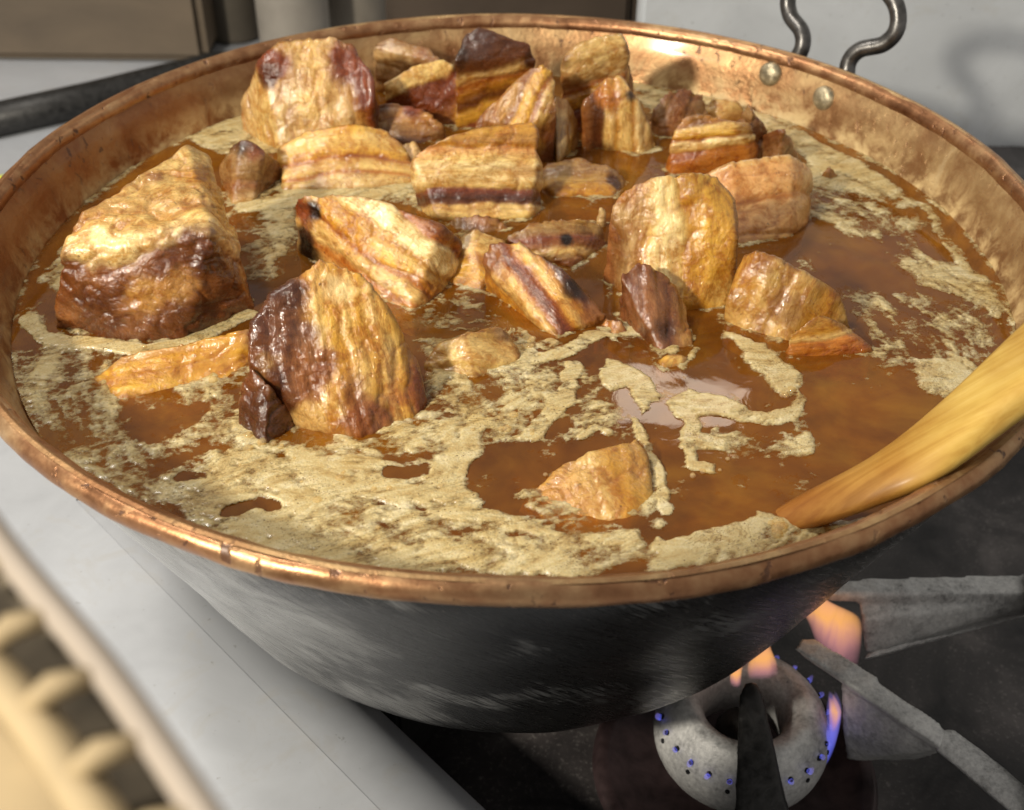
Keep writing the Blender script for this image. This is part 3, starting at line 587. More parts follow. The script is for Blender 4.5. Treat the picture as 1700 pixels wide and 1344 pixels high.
pork('fat_curl', 'thin grey fat curl between the tilted amber chunk and ribbed strip',
     [[(917, 152, 30), (945, 163, 26), (962, 200, 14), (957, 242, 0), (925, 272, 0), (914, 222, 8)]], ((920, 200, 14), (960, 205, 12)), [(0, 'olive'), (.4, 'grey'), (.7, 'olive'), (1, 'greyd')], fib=((930, 155, 30), (940, 270, 0)), ridge=1.8)
pork('pork_crumb', 'tiny brown peak poking from the foam near the right pan wall',
     [[(1356, 292, 0), (1378, 269, 10), (1398, 293, 0), (1380, 301, 0)]], ((1378, 270, 9), (1378, 300, 0)), [(0, 'greyd'), (1, 'tan')], sm=2)
pork('fat_crumb', 'tiny white morsel at the left edge of the big golden chunk',
     [[(984, 360, 4), (988, 346, 9), (1005, 343, 11), (1004, 358, 5)]], ((985, 345, 10), (1003, 360, 5)), [(0, 'fatw'), (1, 'fatw')], sm=2)
pork('fat_crumb', 'small yellow fat bit floating in front of the dark lean strands',
     [[(1088, 592, 1), (1120, 580, 4), (1142, 590, 2), (1136, 606, 0), (1100, 612, 0)]], ((1100, 590, 2), (1140, 600, 2)), [(0, 'yel'), (1, 'cream')], sm=3)

pork('fat_scrap', 'pale fat scrap at the back wall behind the amber cube',
     [[(1160, 172, 8), (1185, 158, 14), (1225, 166, 12), (1238, 188, 4), (1190, 205, 0), (1162, 196, 0)]], ((1190, 158, 13), (1195, 200, 0)), [(0, 'grey'), (.5, 'cream'), (1, 'tan')])
pork('pork_scrap', 'sunken brown scrap between the middle block and the rib slab',
     [[(735, 372, -2), (760, 355, 5), (830, 362, 5), (850, 380, 0), (800, 392, -2), (750, 392, -2)]], ((740, 370, 2), (850, 380, 2)), [(0, 'greyd'), (.5, 'lean'), (1, 'olive')])
pork('pork_scrap', 'half sunken pale scrap just left of the middle block',
     [[(640, 262, 0), (655, 242, 8), (690, 232, 12), (705, 262, 4), (712, 300, -2), (680, 318, -2), (640, 300, -2)]], ((650, 245, 8), (705, 305, 0)), [(0, 'cream'), (.5, 'grey'), (1, 'tan')])
pork('pork_scrap', 'sunken amber scrap below the right end of the centre rib',
     [[(985, 545, -2), (1005, 522, 4), (1035, 530, 5), (1050, 556, 0), (1020, 568, -2)]], ((990, 540, 2), (1048, 550, 2)), [(0, 'amber'), (.5, 'tan'), (1, 'lean')])
GRP = 'pork pieces simmering in the pan'
COLLARS = []
for i, (nm, lab, d, parts) in enumerate(PIECES):
    me = meat_mesh(nm, d, i+1)
    for hl in d['hulls']+[h for p_ in parts for h in p_[2]['hulls']]:
        COLLARS.append(np.array([mp(t)[:2] for t in hl]))
    if parts:
        base = mp(d['hulls'][0][len(d['hulls'][0])//2]); root = empty(nm, (base[0], base[1], LIQ)); tag(root, lab, 'pork', GRP)
        link('pork_body', me, M_MEAT, root)
        for j, (pn, pl, pd) in enumerate(parts):
            link(pn, meat_mesh(pn, pd, 60+i+j), M_MEAT, root)['label'] = pl
    else:
        tag(link(nm, me, M_MEAT), lab, 'pork', GRP)

# ------------------------------------------------------------------ broth and foam
def seg_dist(X, Y, pts):
    d = np.full(X.shape, 1e9)
    for (x0, y0), (x1, y1) in zip(pts[:-1], pts[1:]):
        dx, dy = x1-x0, y1-y0; t = np.clip(((X-x0)*dx+(Y-y0)*dy)/(dx*dx+dy*dy+1e-12), 0, 1)
        d = np.minimum(d, np.hypot(X-x0-t*dx, Y-y0-t*dy))
    return d
def in_poly(X, Y, pts):
    ins = np.zeros(X.shape, bool); n = len(pts)
    for i in range(n):
        x0, y0 = pts[i]; x1, y1 = pts[(i+1) % n]
        c = ((y0 > Y) != (y1 > Y)); xx = (x1-x0)*(Y-y0)/((y1-y0) if y1 != y0 else 1e-9)+x0
        ins ^= c & (X < xx)
    return ins
def sdf_poly(X, Y, pts):
    d = seg_dist(X, Y, list(pts)+[pts[0]]); return np.where(in_poly(X, Y, pts), d, -d)
def flat(pts): return [tuple(at(x, y, LIQ)[:2]) for x, y in pts]

R_IN = .2313
def disc(step, r):
    n = int(r/step)+2; g = np.arange(-n, n+1)*step; X, Y = np.meshgrid(g, g); return X, Y
def height_base(X, Y):
    P = np.stack([X, Y, 0*X], -1).reshape(-1, 3)
    return (.00045*fbm(P*22, 2, 71)+.00008*fbm(P*75, 2, 73)).reshape(X.shape)

nr, na = 120, 360
v = [(0, 0, LIQ)]; f = []
for j in range(1, nr+1):
    for i in range(na): a = 2*math.pi*i/na; v.append((R_IN*j/nr*math.cos(a), R_IN*j/nr*math.sin(a), LIQ))
v = np.array(v); v[:, 2] += height_base(v[:, 0][None], v[:, 1][None])[0]
f = [(0, 1+i, 1+(i+1) % na) for i in range(na)]
for j in range(nr-1):
    for i in range(na): f.append((1+j*na+i, 1+(j+1)*na+i, 1+(j+1)*na+(i+1) % na, 1+j*na+(i+1) % na))
broth = pydata('broth', v, f, M_BROTH); tag(broth, 'amber brown broth filling the copper pan', 'broth', kind='stuff')
v, f = lathe([(.0005, 0), (.1, 0), (.2265, 0)], 120, (0, 0, LIQ-.015))
o = pydata('murky_layer', v, f, M_MURK, broth); o['kind'] = 'stuff'

STEP = .0006
X, Y = disc(STEP, R_IN)
Pf = np.stack([X, Y, 0*X], -1).reshape(-1, 3)
wx = (.0035*fbm(Pf*38, 3, 81)+.0012*fbm(Pf*150, 3, 85)).reshape(X.shape); wy = (.0035*fbm(Pf*38+50, 3, 83)+.0012*fbm(Pf*150+9, 3, 87)).reshape(X.shape)
Xw, Yw = X+wx, Y+wy
Rr = np.hypot(X, Y)
# flow: streaks run around the pan and curl into swirls
sw = .015; cx_ = fbm(Pf*15+31, 2, 201).reshape(X.shape); cy_ = fbm(Pf*15+77, 2, 203).reshape(X.shape)
Xs, Ys = X+sw*cx_+wx, Y+sw*cy_+wy
rs_, as_ = np.hypot(Xs, Ys+.05), np.arctan2(Ys+.05, Xs)
an = np.stack([np.cos(as_)*.2*42, np.sin(as_)*.2*42, rs_*125], -1).reshape(-1, 3)
streak = fbm(an, 6, 91, .66).reshape(X.shape)
blob = fbm(Pf*95, 4, 95, .6).reshape(X.shape)
speck = fbm(Pf*np.array([300, 470, 1]), 3, 97, .7).reshape(X.shape)
D = np.full(X.shape, -.85)
def add_poly(pts, soft, val):
    global D
    s = sdf_poly(Xw, Yw, flat(pts)); D = np.maximum(D, -.85+(val+.85)*sstep(-soft/1000, soft/1000, s))
def add_line(pts, w, val):
    """w: half width in mm"""
    global D
    s = w/1000-seg_dist(Xw, Yw, flat(pts)); D = np.maximum(D, -.85+(val+.85)*sstep(-.0016, .0016, s))
def cut_poly(pts, soft, val):
    global D
    s = sdf_poly(Xw, Yw, flat(pts)); D = np.minimum(D, .9+(val-.9)*sstep(-soft/1000, soft/1000, s))
def cut_line(pts, w, val=-.9):
    global D
    s = w/1000-seg_dist(Xw, Yw, flat(pts)); D = np.minimum(D, .9+(val-.9)*sstep(-.0016, .0016, s))
# streaky field at the left and front left
add_poly([(40, 500), (190, 600), (410, 620), (400, 700), (480, 740), (720, 690), (700, 610), (850, 590), (950, 600), (940, 660), (880, 740), (770, 790), (790, 850), (1000, 850), (1000, 950), (500, 950), (120, 800), (20, 620)], 6, -.10)
# dense front sheet
add_poly([(240, 790), (360, 735), (480, 760), (600, 745), (690, 770), (760, 730), (768, 800), (800, 845), (880, 860), (960, 880), (1050, 868), (1100, 850), (1105, 880), (1065, 880), (1075, 925), (1000, 955), (600, 955), (330, 900)], 4, .42)
add_poly([(480, 750), (700, 690), (760, 640), (830, 592), (940, 598), (948, 655), (890, 720), (870, 690), (780, 730), (700, 760)], 4, .12)
add_line([(840, 610), (930, 590), (1000, 552), (1062, 548)], 4.2, .55)
add_line([(945, 610), (940, 660), (890, 712), (872, 748)], 4.5, .6)
add_line([(790, 700), (770, 770), (785, 830)], 5, .5)
add_poly([(990, 616), (1004, 600), (1045, 606), (1080, 628), (1090, 660), (1072, 694), (1060, 668), (1040, 642), (1014, 650), (998, 636)], 2, .75)
add_line([(1062, 700), (1082, 745), (1098, 800), (1102, 850)], 2.3, .7)
add_poly([(1102, 672), (1140, 645), (1200, 660), (1270, 684), (1308, 670), (1322, 640), (1336, 660), (1322, 694), (1290, 708), (1232, 698), (1180, 684), (1165, 692), (1165, 716), (1212, 730), (1208, 750), (1166, 746), (1164, 766), (1196, 770), (1192, 790), (1150, 784), (1128, 742), (1138, 704)], 2, .75)
add_line([(1320, 680), (1335, 745)], 3.5, .1); add_poly([(1180, 710), (1340, 710), (1350, 760), (1210, 765)], 5, -.12)
add_poly([(1205, 548), (1300, 590), (1340, 625), (1318, 662), (1280, 640), (1240, 590)], 3, .6); add_line([(1318, 655), (1322, 680)], 1.2, .6)
add_line([(1105, 905), (1180, 885), (1250, 868), (1300, 880)], 6, .65); add_poly([(1080, 950), (1100, 905), (1300, 862), (1420, 870), (1500, 850), (1450, 920)], 4, .6)
add_poly([(1490, 395), (1560, 430), (1640, 455), (1665, 520), (1600, 500), (1530, 480), (1500, 440)], 4, .35); add_poly([(1400, 470), (1640, 500), (1660, 620), (1480, 600), (1420, 540)], 8, -.16)
add_poly([(1505, 590), (1600, 590), (1640, 620), (1560, 660), (1520, 640)], 3, .55)
add_poly([(1040, 120), (1190, 160), (1300, 200), (1430, 270), (1530, 340), (1500, 350), (1420, 320), (1340, 300), (1340, 260), (1200, 200), (1080, 190), (1040, 150)], 4, .5)
add_poly([(1340, 300), (1440, 300), (1545, 370), (1500, 400), (1380, 390), (1330, 350)], 6, .0)
add_line([(1530, 340), (1600, 430), (1650, 520)], 3.5, .25)
add_poly([(320, 230), (400, 170), (440, 215), (480, 250), (440, 260), (360, 255)], 3, .45); add_poly([(380, 330), (470, 300), (700, 300), (720, 345), (600, 330), (460, 350), (400, 355)], 4, .4)
add_poly([(430, 330), (490, 345), (500, 430), (455, 430), (440, 390)], 5, .1); add_poly([(380, 350), (600, 330), (480, 480), (400, 460)], 8, -.25)
add_poly([(60, 470), (110, 395), (130, 410), (100, 480)], 3, .35); add_line([(55, 530), (70, 560), (150, 575), (260, 578), (330, 565), (420, 520)], 4.5, .6)
add_poly([(40, 560), (200, 575), (150, 660), (90, 690)], 6, -.05)
add_poly([(640, 500), (760, 480), (860, 540), (760, 560), (690, 560)], 8, -.20); add_poly([(700, 560), (860, 545), (930, 580), (850, 620), (700, 640)], 5, .25)
add_poly([(380, 690), (500, 745), (700, 705), (730, 670), (700, 720), (500, 765), (400, 745)], 4, .55)
add_line([(1160, 575), (1150, 590)], 2, .5); add_line([(960, 730), (990, 715), (1010, 722)], 2, .2); add_poly([(880, 600), (1000, 620), (1060, 700), (900, 750)], 8, -.2)
add_line([(890, 575), (905, 572)], 4, .5)
# open broth
cut_poly([(775, 765), (830, 725), (920, 730), (870, 790), (862, 835), (800, 830), (772, 800)], 3, -.9)
cut_line([(380, 845), (430, 832), (455, 840)], 3.2); cut_line([(290, 795), (330, 790)], 2.5, -.5); cut_line([(650, 780), (700, 778)], 3.5, -.6); cut_poly([(190, 710), (240, 680), (380, 655), (330, 700), (260, 735), (205, 745)], 3, -.55)
cut_poly([(1075, 885), (1110, 862), (1260, 840), (1260, 862), (1100, 900)], 2, -.9); cut_poly([(1110, 790), (1250, 800), (1400, 720), (1500, 640), (1400, 560), (1460, 600), (1320, 800), (1110, 850)], 3, -.85)
# foam gathers where meat breaks the surface
for C in COLLARS:
    lo, hi = C.min(0)-.012, C.max(0)+.012
    m = (X > lo[0]) & (X < hi[0]) & (Y > lo[1]) & (Y < hi[1])
    if not m.any(): continue
    b = bmesh.new()
    for p in C: b.verts.new((p[0], p[1], 0))
    c = C.mean(0); ang = np.arctan2(C[:, 1]-c[1], C[:, 0]-c[0])
    pts = sorted(map(tuple, C)); b.free()
    def half(ps):
        h = []
        for p in ps:
            while len(h) >= 2 and (h[-1][0]-h[-2][0])*(p[1]-h[-2][1])-(h[-1][1]-h[-2][1])*(p[0]-h[-2][0]) <= 0: h.pop()
            h.append(p)
        return h[:-1]
    hullp = half(pts)+half(pts[::-1])
    s = sdf_poly(Xw[m], Yw[m], hullp); sub = D[m]
    D[m] = np.maximum(sub, -.85+.80*sstep(-.0045, -.0005, s))
edgew = sstep(R_IN-.006, R_IN-.001, Rr)
D = np.maximum(D, -.85+.75*edgew)
H = D + 1.35*streak + .34*blob + .42*speck + .16
T = .0009*sstep(-.25, .9, H)+.00006
T += .0003*fbm(Pf*70, 3, 99).reshape(X.shape)*sstep(.1, .6, H)
Z = LIQ+height_base(X, Y)+T
keep = (H > -.30) & (Rr < R_IN+.0003)
ky = keep[:-1, :-1] & keep[1:, :-1] & keep[:-1, 1:] & keep[1:, 1:]
jj, ii = np.nonzero(ky); W_ = X.shape[1]
q = np.stack([jj*W_+ii, jj*W_+ii+1, (jj+1)*W_+ii+1, (jj+1)*W_+ii], 1)
used, inv = np.unique(q, return_inverse=True); q = inv.reshape(q.shape)
V3 = np.stack([X.ravel()[used], Y.ravel()[used], Z.ravel()[used]], 1)
me = bpy.data.meshes.new('foam'); me.vertices.add(len(V3)); me.vertices.foreach_set('co', V3.astype(np.float32).ravel())
me.loops.add(q.size); me.loops.foreach_set('vertex_index', q.astype(np.int32).ravel()); me.polygons.add(len(q)); me.polygons.foreach_set('loop_start', np.arange(0, q.size, 4, dtype=np.int32)); me.update(calc_edges=True)
set_attr(me, 'thick', 'FLOAT', H.ravel()[used])
tag(link('foam', me, M_FOAM), 'pale beige foam streaks floating on the broth', 'foam', kind='stuff')
print('foam faces', len(q))

# ------------------------------------------------------------------ wooden paddle
up = [(1262, 862, -.040), (1340, 818, -.026), (1450, 758, -.010), (1560, 668, .004), (1700, 535, .020), (1820, 425, .034)]
mid = [(1268, 874, -.038), (1345, 846, -.024), (1450, 802, -.006), (1560, 742, .010), (1700, 640, .028), (1820, 548, .044)]
low = [(1280, 892, -.042), (1350, 872, -.028), (1450, 838, -.012), (1560, 790, .003), (1700, 690, .019), (1820, 610, .033)]
secs = []
US, MS, LS = [spline([at(*a) for a in s], 10) for s in (up, mid, low)]
bmv, bmf = [], []
ns = len(US)
for i in range(ns):
    a, m, l = US[i], MS[i], LS[i]
    dn = Vector((0, .004, -.010))
    crown = (a+m)/2+Vector((0, 0, .0035))
    ring = [a, a*.6+m*.4+Vector((0, 0, .003)), crown*.5+m*.5+Vector((0, 0, .0005)), m, m*.5+l*.5+Vector((0, -.001, .0005)), l, l+Vector((0, .006, -.007)), (a+l)/2+dn, a+Vector((0, -.004, -.006))]
    bmv += ring
k9 = 9
for i in range(ns-1):
    for k in range(k9): bmf.append((i*k9+k, i*k9+(k+1) % k9, (i+1)*k9+(k+1) % k9, (i+1)*k9+k))
bmf.append(tuple(range(k9-1, -1, -1))); bmf.append(tuple((ns-1)*k9+k for k in range(k9)))
me = bpy.data.meshes.new('wooden_paddle'); me.from_pydata([tuple(x) for x in bmv], [], bmf); me.update()
bm = bmesh.new(); bm.from_mesh(me); bmesh.ops.recalc_face_normals(bm, faces=bm.faces); bmesh.ops.subdivide_edges(bm, edges=bm.edges[:], cuts=1, use_grid_fill=True, smooth=.6); bm.to_mesh(me); bm.free()
P = co_of(me); ax = np.array(MS[-1])-np.array(MS[0]); LEN = np.linalg.norm(ax); ax /= LEN
u = (P-np.array(MS[0]))@ax; side = np.cross(ax, [0, 0, 1.]); side /= np.linalg.norm(side)
set_attr(me, 'fuv', 'FLOAT_VECTOR', np.stack([u, P@side, P@np.cross(side, ax)], 1)); set_attr(me, 'soak', 'FLOAT', sstep(.62, .12, u/LEN+.1*fbm(P*40, 3, 3)))
tag(link('wooden_paddle', me, M_WOOD), 'yellow wooden stirring paddle resting on the rim with its tip in broth', 'paddle')

# ------------------------------------------------------------------ gas burner, grate, flames
bc = at(1234, 1192, -.232)
burner = tag(empty('gas_burner', (bc[0], bc[1], -.285)), 'round ashy cast iron gas burner ring under the pan', 'burner')
prof = [(.0225, -.026), (.0200, -.012), (.0205, .000), (.0235, .007), (.0290, .0105), (.0350, .009), (.0410, .001), (.0445, -.010), (.0440, -.020), (.0400, -.028), (.030, -.032)]
v, f = lathe(smooth_prof(prof), 96, (bc[0], bc[1], -.228), closed=True)
v = np.array(v); v += (.0012*fbm(v*60, 3, 5))[:, None]*np.array([0, 0, 1.])
pydata('burner_ring', v, f, M_IRON, burner)
v, f = lathe([(.0005, .004), (.010, .004), (.013, 0), (.013, -.05)], 40, (bc[0], bc[1], -.24)); pydata('gas_jet', v, f, M_BLACKIRON, burner)
v, f = lathe([(.013, 0), (.028, .001), (.05, .004), (.066, .013), (.072, .015), (.075, .010)], 80, (bc[0], bc[1], -.284))
pydata('drip_bowl', v, f, mat_metal('scorched_bowl', (.055, .035, .036), .42, .5, 60, .5, .2), burner)
M_HOLE = mat_plain('burner_port', (.01, .01, .012), .8)
M_BLUE = mat_flame('blue_gas_flame', [(0, (.08, .12, .95)), (.4, (.16, .18, .9)), (.8, (.35, .25, .75)), (1, (.5, .35, .6))], 1.1, .7)
M_ORANGE = mat_flame('orange_gas_flame', [(0, (.30, .16, .36)), (.3, (.70, .30, .28)), (.5, (1., .46, .14)), (.72, (.95, .42, .22)), (1, (.55, .22, .22))], 1.0, .9)
hole_me = None
for i in range(26):
    a = 2*math.pi*i/26+.05
    for row, (rr, zz, tilt) in enumerate(((.0424, -.2285, 1.15), (.0439, -.2345, 1.4))):
        if row and i % 2: continue
        p = Vector((bc[0]+rr*math.cos(a), bc[1]+rr*math.sin(a), zz)); n = Vector((math.cos(a)*math.sin(tilt), math.sin(a)*math.sin(tilt), math.cos(tilt)))
        if hole_me is None:
            hv, hf = lathe([(.0001, .0003), (.0008, .0004), (.0012, .0005), (.0014, -.001)], 10); hole_me = bpy.data.meshes.new('gas_port'); hole_me.from_pydata(hv, [], hf); hole_me.materials.append(M_HOLE)
        o = bpy.data.objects.new('gas_port', hole_me); COL.objects.link(o); o.parent = burner
        o.matrix_world = Matrix.Translation(p-Vector(burner.location)) @ Vector((0, 0, 1)).rotation_difference(n).to_matrix().to_4x4()
def flame(pts, rads, mat, name, parent, flatn=.45):
    v, f = tube(spline(pts, 8), list(np.interp(np.linspace(0, 1, (len(pts)-1)*8+1), np.linspace(0, 1, len(rads)), rads)), 14)
    c0 = Vector(pts[0]); v = np.array(v); h = np.repeat(np.linspace(0, 1, (len(pts)-1)*8+1), 14)
    v += (.0012*fbm(v*170, 2, 7))[:, None]
    o = pydata(name, v, f, mat, parent); set_attr(o.data, 'h', 'FLOAT', h); set_attr(o.data, 'al', 'FLOAT', .55*(1-h)); return o
# low blue flames hugging the gas ports
def sheet(rows, mat, th=.0012):
    """a thin folded flame body: rows of points from the port upwards"""
    g = [spline(r, 6) for r in rows]; cols = [spline([g[i][k] for i in range(len(g))], 6) for k in range(len(g[0]))]
    nu, nv = len(cols), len(cols[0]); v = []; h = []; al = []
    for sgn in (1, -1):
        for a in range(nu):
            for b in range(nv):
                t = b/(nv-1); e = math.sin(math.pi*min(max(a/(nu-1), 0), 1))**.5
                wob = .0012*math.sin(a*.9+b*.35)*t
                v.append(cols[a][b]+Vector((0, -1, .2))*(th*e*sgn*(1-t*.8)+wob)); h.append(t); al.append((e**1.6)*(1 if t < .5 else max(0, 1-(t-.5)/.5)**1.2)*min(1, .12+t*2.6))
    f = []
    for sgn in (0, 1):
        o = sgn*nu*nv
        for a in range(nu-1):
            for b in range(nv-1):
                q = (o+a*nv+b, o+(a+1)*nv+b, o+(a+1)*nv+b+1, o+a*nv+b+1); f.append(q if sgn else q[::-1])
    o = pydata('gas_flame', v, f, mat, burner); set_attr(o.data, 'h', 'FLOAT', np.array(h)); set_attr(o.data, 'al', 'FLOAT', np.array(al)); return o
for i in range(26):
    a = 2*math.pi*i/26+.05; ca_, sa_ = math.cos(a), math.sin(a); deg = math.degrees(a) % 360
    L_ = .0022+.0016*random.random()
    if 262 < deg < 292: L_ = .0065
    if 60 < deg < 140: L_ = .006
    p0 = Vector((bc[0]+.0424*ca_, bc[1]+.0424*sa_, -.2285))
    flame([p0, p0+Vector((ca_*L_*.5, sa_*L_*.5, L_*.2)), p0+Vector((ca_*L_*.6, sa_*L_*.6, L_*1.0))], [.0012, .0013, .0002], M_BLUE, 'gas_flame', burner)
def FP(*t): return Vector(at(*t))
sheet([[FP(1352, 1062, -.212), FP(1385, 1098, -.214), FP(1425, 1106, -.216)], [FP(1340, 1030, -.202), FP(1385, 1050, -.200), FP(1431, 1060, -.204)], [FP(1322, 1000, -.188), FP(1370, 1015, -.186), FP(1425, 1022, -.192)], [FP(1318, 965, -.172), FP(1345, 975, -.170), FP(1372, 995, -.178)], [FP(1338, 945, -.16), FP(1350, 950, -.16), FP(1362, 960, -.165)]], M_ORANGE)
sheet([[FP(1243, 1126, -.212), FP(1268, 1124, -.212), FP(1292, 1120, -.214)], [FP(1240, 1108, -.206), FP(1268, 1102, -.204), FP(1290, 1100, -.206)], [FP(1250, 1078, -.197), FP(1268, 1074, -.196), FP(1280, 1074, -.198)], [FP(1268, 1062, -.192), FP(1274, 1060, -.192), FP(1280, 1060, -.192)]], M_ORANGE)
sheet([[FP(1212, 1136, -.212), FP(1222, 1138, -.212), FP(1230, 1136, -.212)], [FP(1212, 1118, -.205), FP(1222, 1116, -.205), FP(1232, 1114, -.205)], [FP(1222, 1102, -.2), FP(1228, 1100, -.2), FP(1234, 1100, -.2)]], M_ORANGE)
sheet([[FP(1336, 1298, -.252), FP(1342, 1298, -.252), FP(1348, 1296, -.252)], [FP(1362, 1262, -.240), FP(1368, 1262, -.240), FP(1376, 1262, -.242)], [FP(1372, 1215, -.226), FP(1380, 1215, -.226), FP(1392, 1215, -.228)], [FP(1372, 1172, -.214), FP(1384, 1172, -.214), FP(1398, 1176, -.216)], [FP(1374, 1150, -.208), FP(1382, 1148, -.208), FP(1390, 1150, -.208)]], M_BLUE)
sheet([[FP(1376, 1212, -.226), FP(1382, 1212, -.226), FP(1390, 1210, -.228)], [FP(1376, 1180, -.216), FP(1386, 1180, -.216), FP(1397, 1182, -.218)], [FP(1376, 1158, -.21), FP(1382, 1154, -.21), FP(1388, 1156, -.21)]], M_ORANGE)

grate = tag(empty('stove_grate', (.3, -.1, -.285)), 'ashy cast iron stove grate with fingers under the right of the pan', 'grate')
def finger(name, hulls, mat, parent=grate, vox=.0016, sm=4):
    bm = bmesh.new()
    for h in hulls: hull_bm([at(*t) for t in h], bm)
    me = remeshed(bm, vox, sm); P = co_of(me); N = no_of(me); set_co(me, P+N*(.0006*fbm(P*140, 3, 3))[:, None])
    return link(name, me, mat, parent)
def dropz(pts, dz): return list(pts)+[tuple(p) for p in dz]
# upper right finger: top bar and web
finger('grate_finger', [[(1366, 985, -.192), (1376, 962, -.192), (1480, 958, -.192), (1760, 950, -.192), (1760, 985, -.192), (1480, 985, -.192), (1372, 1000, -.200), (1480, 1004, -.200), (1760, 1004, -.2)],
                        [(1425, 1000, -.2), (1760, 990, -.196), (1432, 1030, -.205), (1436, 1085, -.225), (1760, 1010, -.215), (1440, 1070, -.232), (1760, 1000, -.222)]], M_IRON)
finger('grate_rib', [[(1432, 1096, -.226), (1440, 1080, -.224), (1560, 1040, -.218), (1760, 990, -.214), (1760, 1005, -.214), (1560, 1056, -.220), (1560, 1056, -.228), (1436, 1096, -.236), (1760, 1005, -.224)]], M_IRON)
finger('grate_finger', [[(1318, 1076, -.195), (1330, 1058, -.195), (1350, 1056, -.195), (1450, 1118, -.195), (1580, 1212, -.197), (1560, 1240, -.197), (1440, 1150, -.195), (1335, 1092, -.200), (1440, 1165, -.203), (1560, 1250, -.205)],
                        [(1395, 1130, -.203), (1440, 1150, -.2), (1560, 1245, -.205), (1400, 1215, -.235), (1405, 1262, -.262), (1510, 1262, -.255), (1560, 1250, -.23), (1430, 1200, -.25)]], M_IRON)
finger('grate_finger', [[(1226, 1150, -.200), (1236, 1130, -.200), (1256, 1130, -.200), (1268, 1160, -.202), (1312, 1360, -.215), (1225, 1360, -.215), (1240, 1360, -.255), (1310, 1360, -.255), (1240, 1160, -.215), (1262, 1160, -.215), (1318, 1480, -.225), (1215, 1480, -.225), (1270, 1500, -.27)]], M_BLACKIRON)['label'] = 'black finger nearest the camera'
# outer frame of the grate, and bars that carry the pan
finger('grate_frame', [[(1700, 935, -.185), (1720, 935, -.185), (1770, 1500, -.185), (1720, 1500, -.185), (1700, 935, -.215), (1770, 1500, -.215), (1720, 1500, -.215)]], M_BLACKIRON, vox=.003)
finger('grate_arm', [[(1555, 1212, -.197), (1580, 1205, -.197), (1760, 1350, -.199), (1730, 1390, -.199), (1550, 1242, -.199), (1560, 1250, -.214), (1740, 1390, -.220), (1760, 1360, -.22)]], M_IRON, vox=.002)
for k in range(3):
    a = math.radians(100+k*70); c, s = math.cos(a), math.sin(a)
    o = box("pan_support", -.07, .125, -.006, .006, -.285, -.2005, M_BLACKIRON, grate, .002)
    for vv in o.data.vertices: x, y = vv.co.x, vv.co.y; vv.co.x, vv.co.y = x*c-y*s, x*s+y*c

# ------------------------------------------------------------------ out of focus things round the pan
M_CREAM = mat_plain('cream_cane', (.36, .275, .155), .7, 0, .2, 30)
bas = tag(empty('cream_basket', tuple(at(120, 1200, .03))), 'blurred cream openwork basket edge in the near left corner', 'basket')
def bl(px, py, z=.03): return Vector(at(px, py, z*.6+.125))
v, f = tube(spline([bl(-160, 660), bl(0, 900), (bl(180, 1120)), bl(370, 1400), bl(460, 1560)], 10), .0022, 16); pydata('rim_cane', v, f, mat_plain('pale_cane', (.33, .28, .23), .7, 0, .1, 30), bas)
v, f = tube(spline([bl(-290, 720, .02), bl(-130, 980, .02), bl(60, 1200, .02), bl(240, 1480, .02), bl(330, 1640, .02)], 10), .0032, 16); pydata('lower_cane', v, f, M_CREAM, bas)
for i, t in enumerate(np.linspace(.08, .95, 9)):
    p = bl(-160, 660).lerp(bl(460, 1560), t); q = bl(-290, 720, .02).lerp(bl(330, 1640, .02), t)
    v, f = tube([p, p.lerp(q, .5)+Vector((0, 0, .002)), q], [.0014, .0020, .0014], 12); pydata('cane_strut', v, f, M_CREAM, bas)
pts = [bl(-320, 740, .012), bl(-140, 1010, .012), bl(60, 1230, .012), bl(230, 1500, .012), bl(300, 1700, .012)]
A_ = spline([bl(-160, 660, .018), bl(0, 900, .018), bl(180, 1120, .018), bl(370, 1400, .018), bl(460, 1560, .018)], 8); B_ = spline([bl(-290, 720, .012), bl(-130, 980, .012), bl(60, 1200, .012), bl(240, 1480, .012), bl(330, 1640, .012)], 8)
vv, ff = [], []
for a_, b_ in zip(A_, B_): vv += [a_, b_, b_+Vector((0, 0, -.002)), a_+Vector((0, 0, -.002))]
for i in range(len(A_)-1):
    for k in range(4): ff.append((i*4+k, i*4+(k+1) % 4, (i+1)*4+(k+1) % 4, (i+1)*4+k))
pydata('gap_backing', vv, ff, mat_plain('gap_darkening', (.13, .105, .07), .8, 0, .4, 120), bas, smooth=False)  # dark strip added under the canes to make the gaps look dark
sd = Vector((-.05, -.02, -.004)); vv, ff = [], []
sp = spline(pts, 6)
for p in sp: vv += [p, p+sd, p+sd+Vector((0, 0, -.006)), p+Vector((0, 0, -.006))]
for i in range(len(sp)-1):
    for k in range(4): ff.append((i*4+k, i*4+(k+1) % 4, (i+1)*4+(k+1) % 4, (i+1)*4+k))
ff += [(3, 2, 1, 0), tuple((len(sp)-1)*4+k for k in range(4))]
pydata('base_board', vv, ff, M_CREAM, bas, smooth=False)
vv, ff = [], []
for p in sp:
    g = Vector((p.x-.16, p.y-.03, -.199)); q = p+Vector((-.012, -.004, -.0065)); vv += [q, g, g+Vector((-.006, 0, 0)), q+Vector((-.006, 0, 0))]
for i in range(len(sp)-1):
    for k in range(4): ff.append((i*4+k, i*4+(k+1) % 4, (i+1)*4+(k+1) % 4, (i+1)*4+k))
ff += [(3, 2, 1, 0), tuple((len(sp)-1)*4+k for k in range(4))]
pydata('basket_side', vv, ff, mat_plain('shaded_cane', (.20, .15, .085), .7, 0, .25, 60), bas, smooth=False)

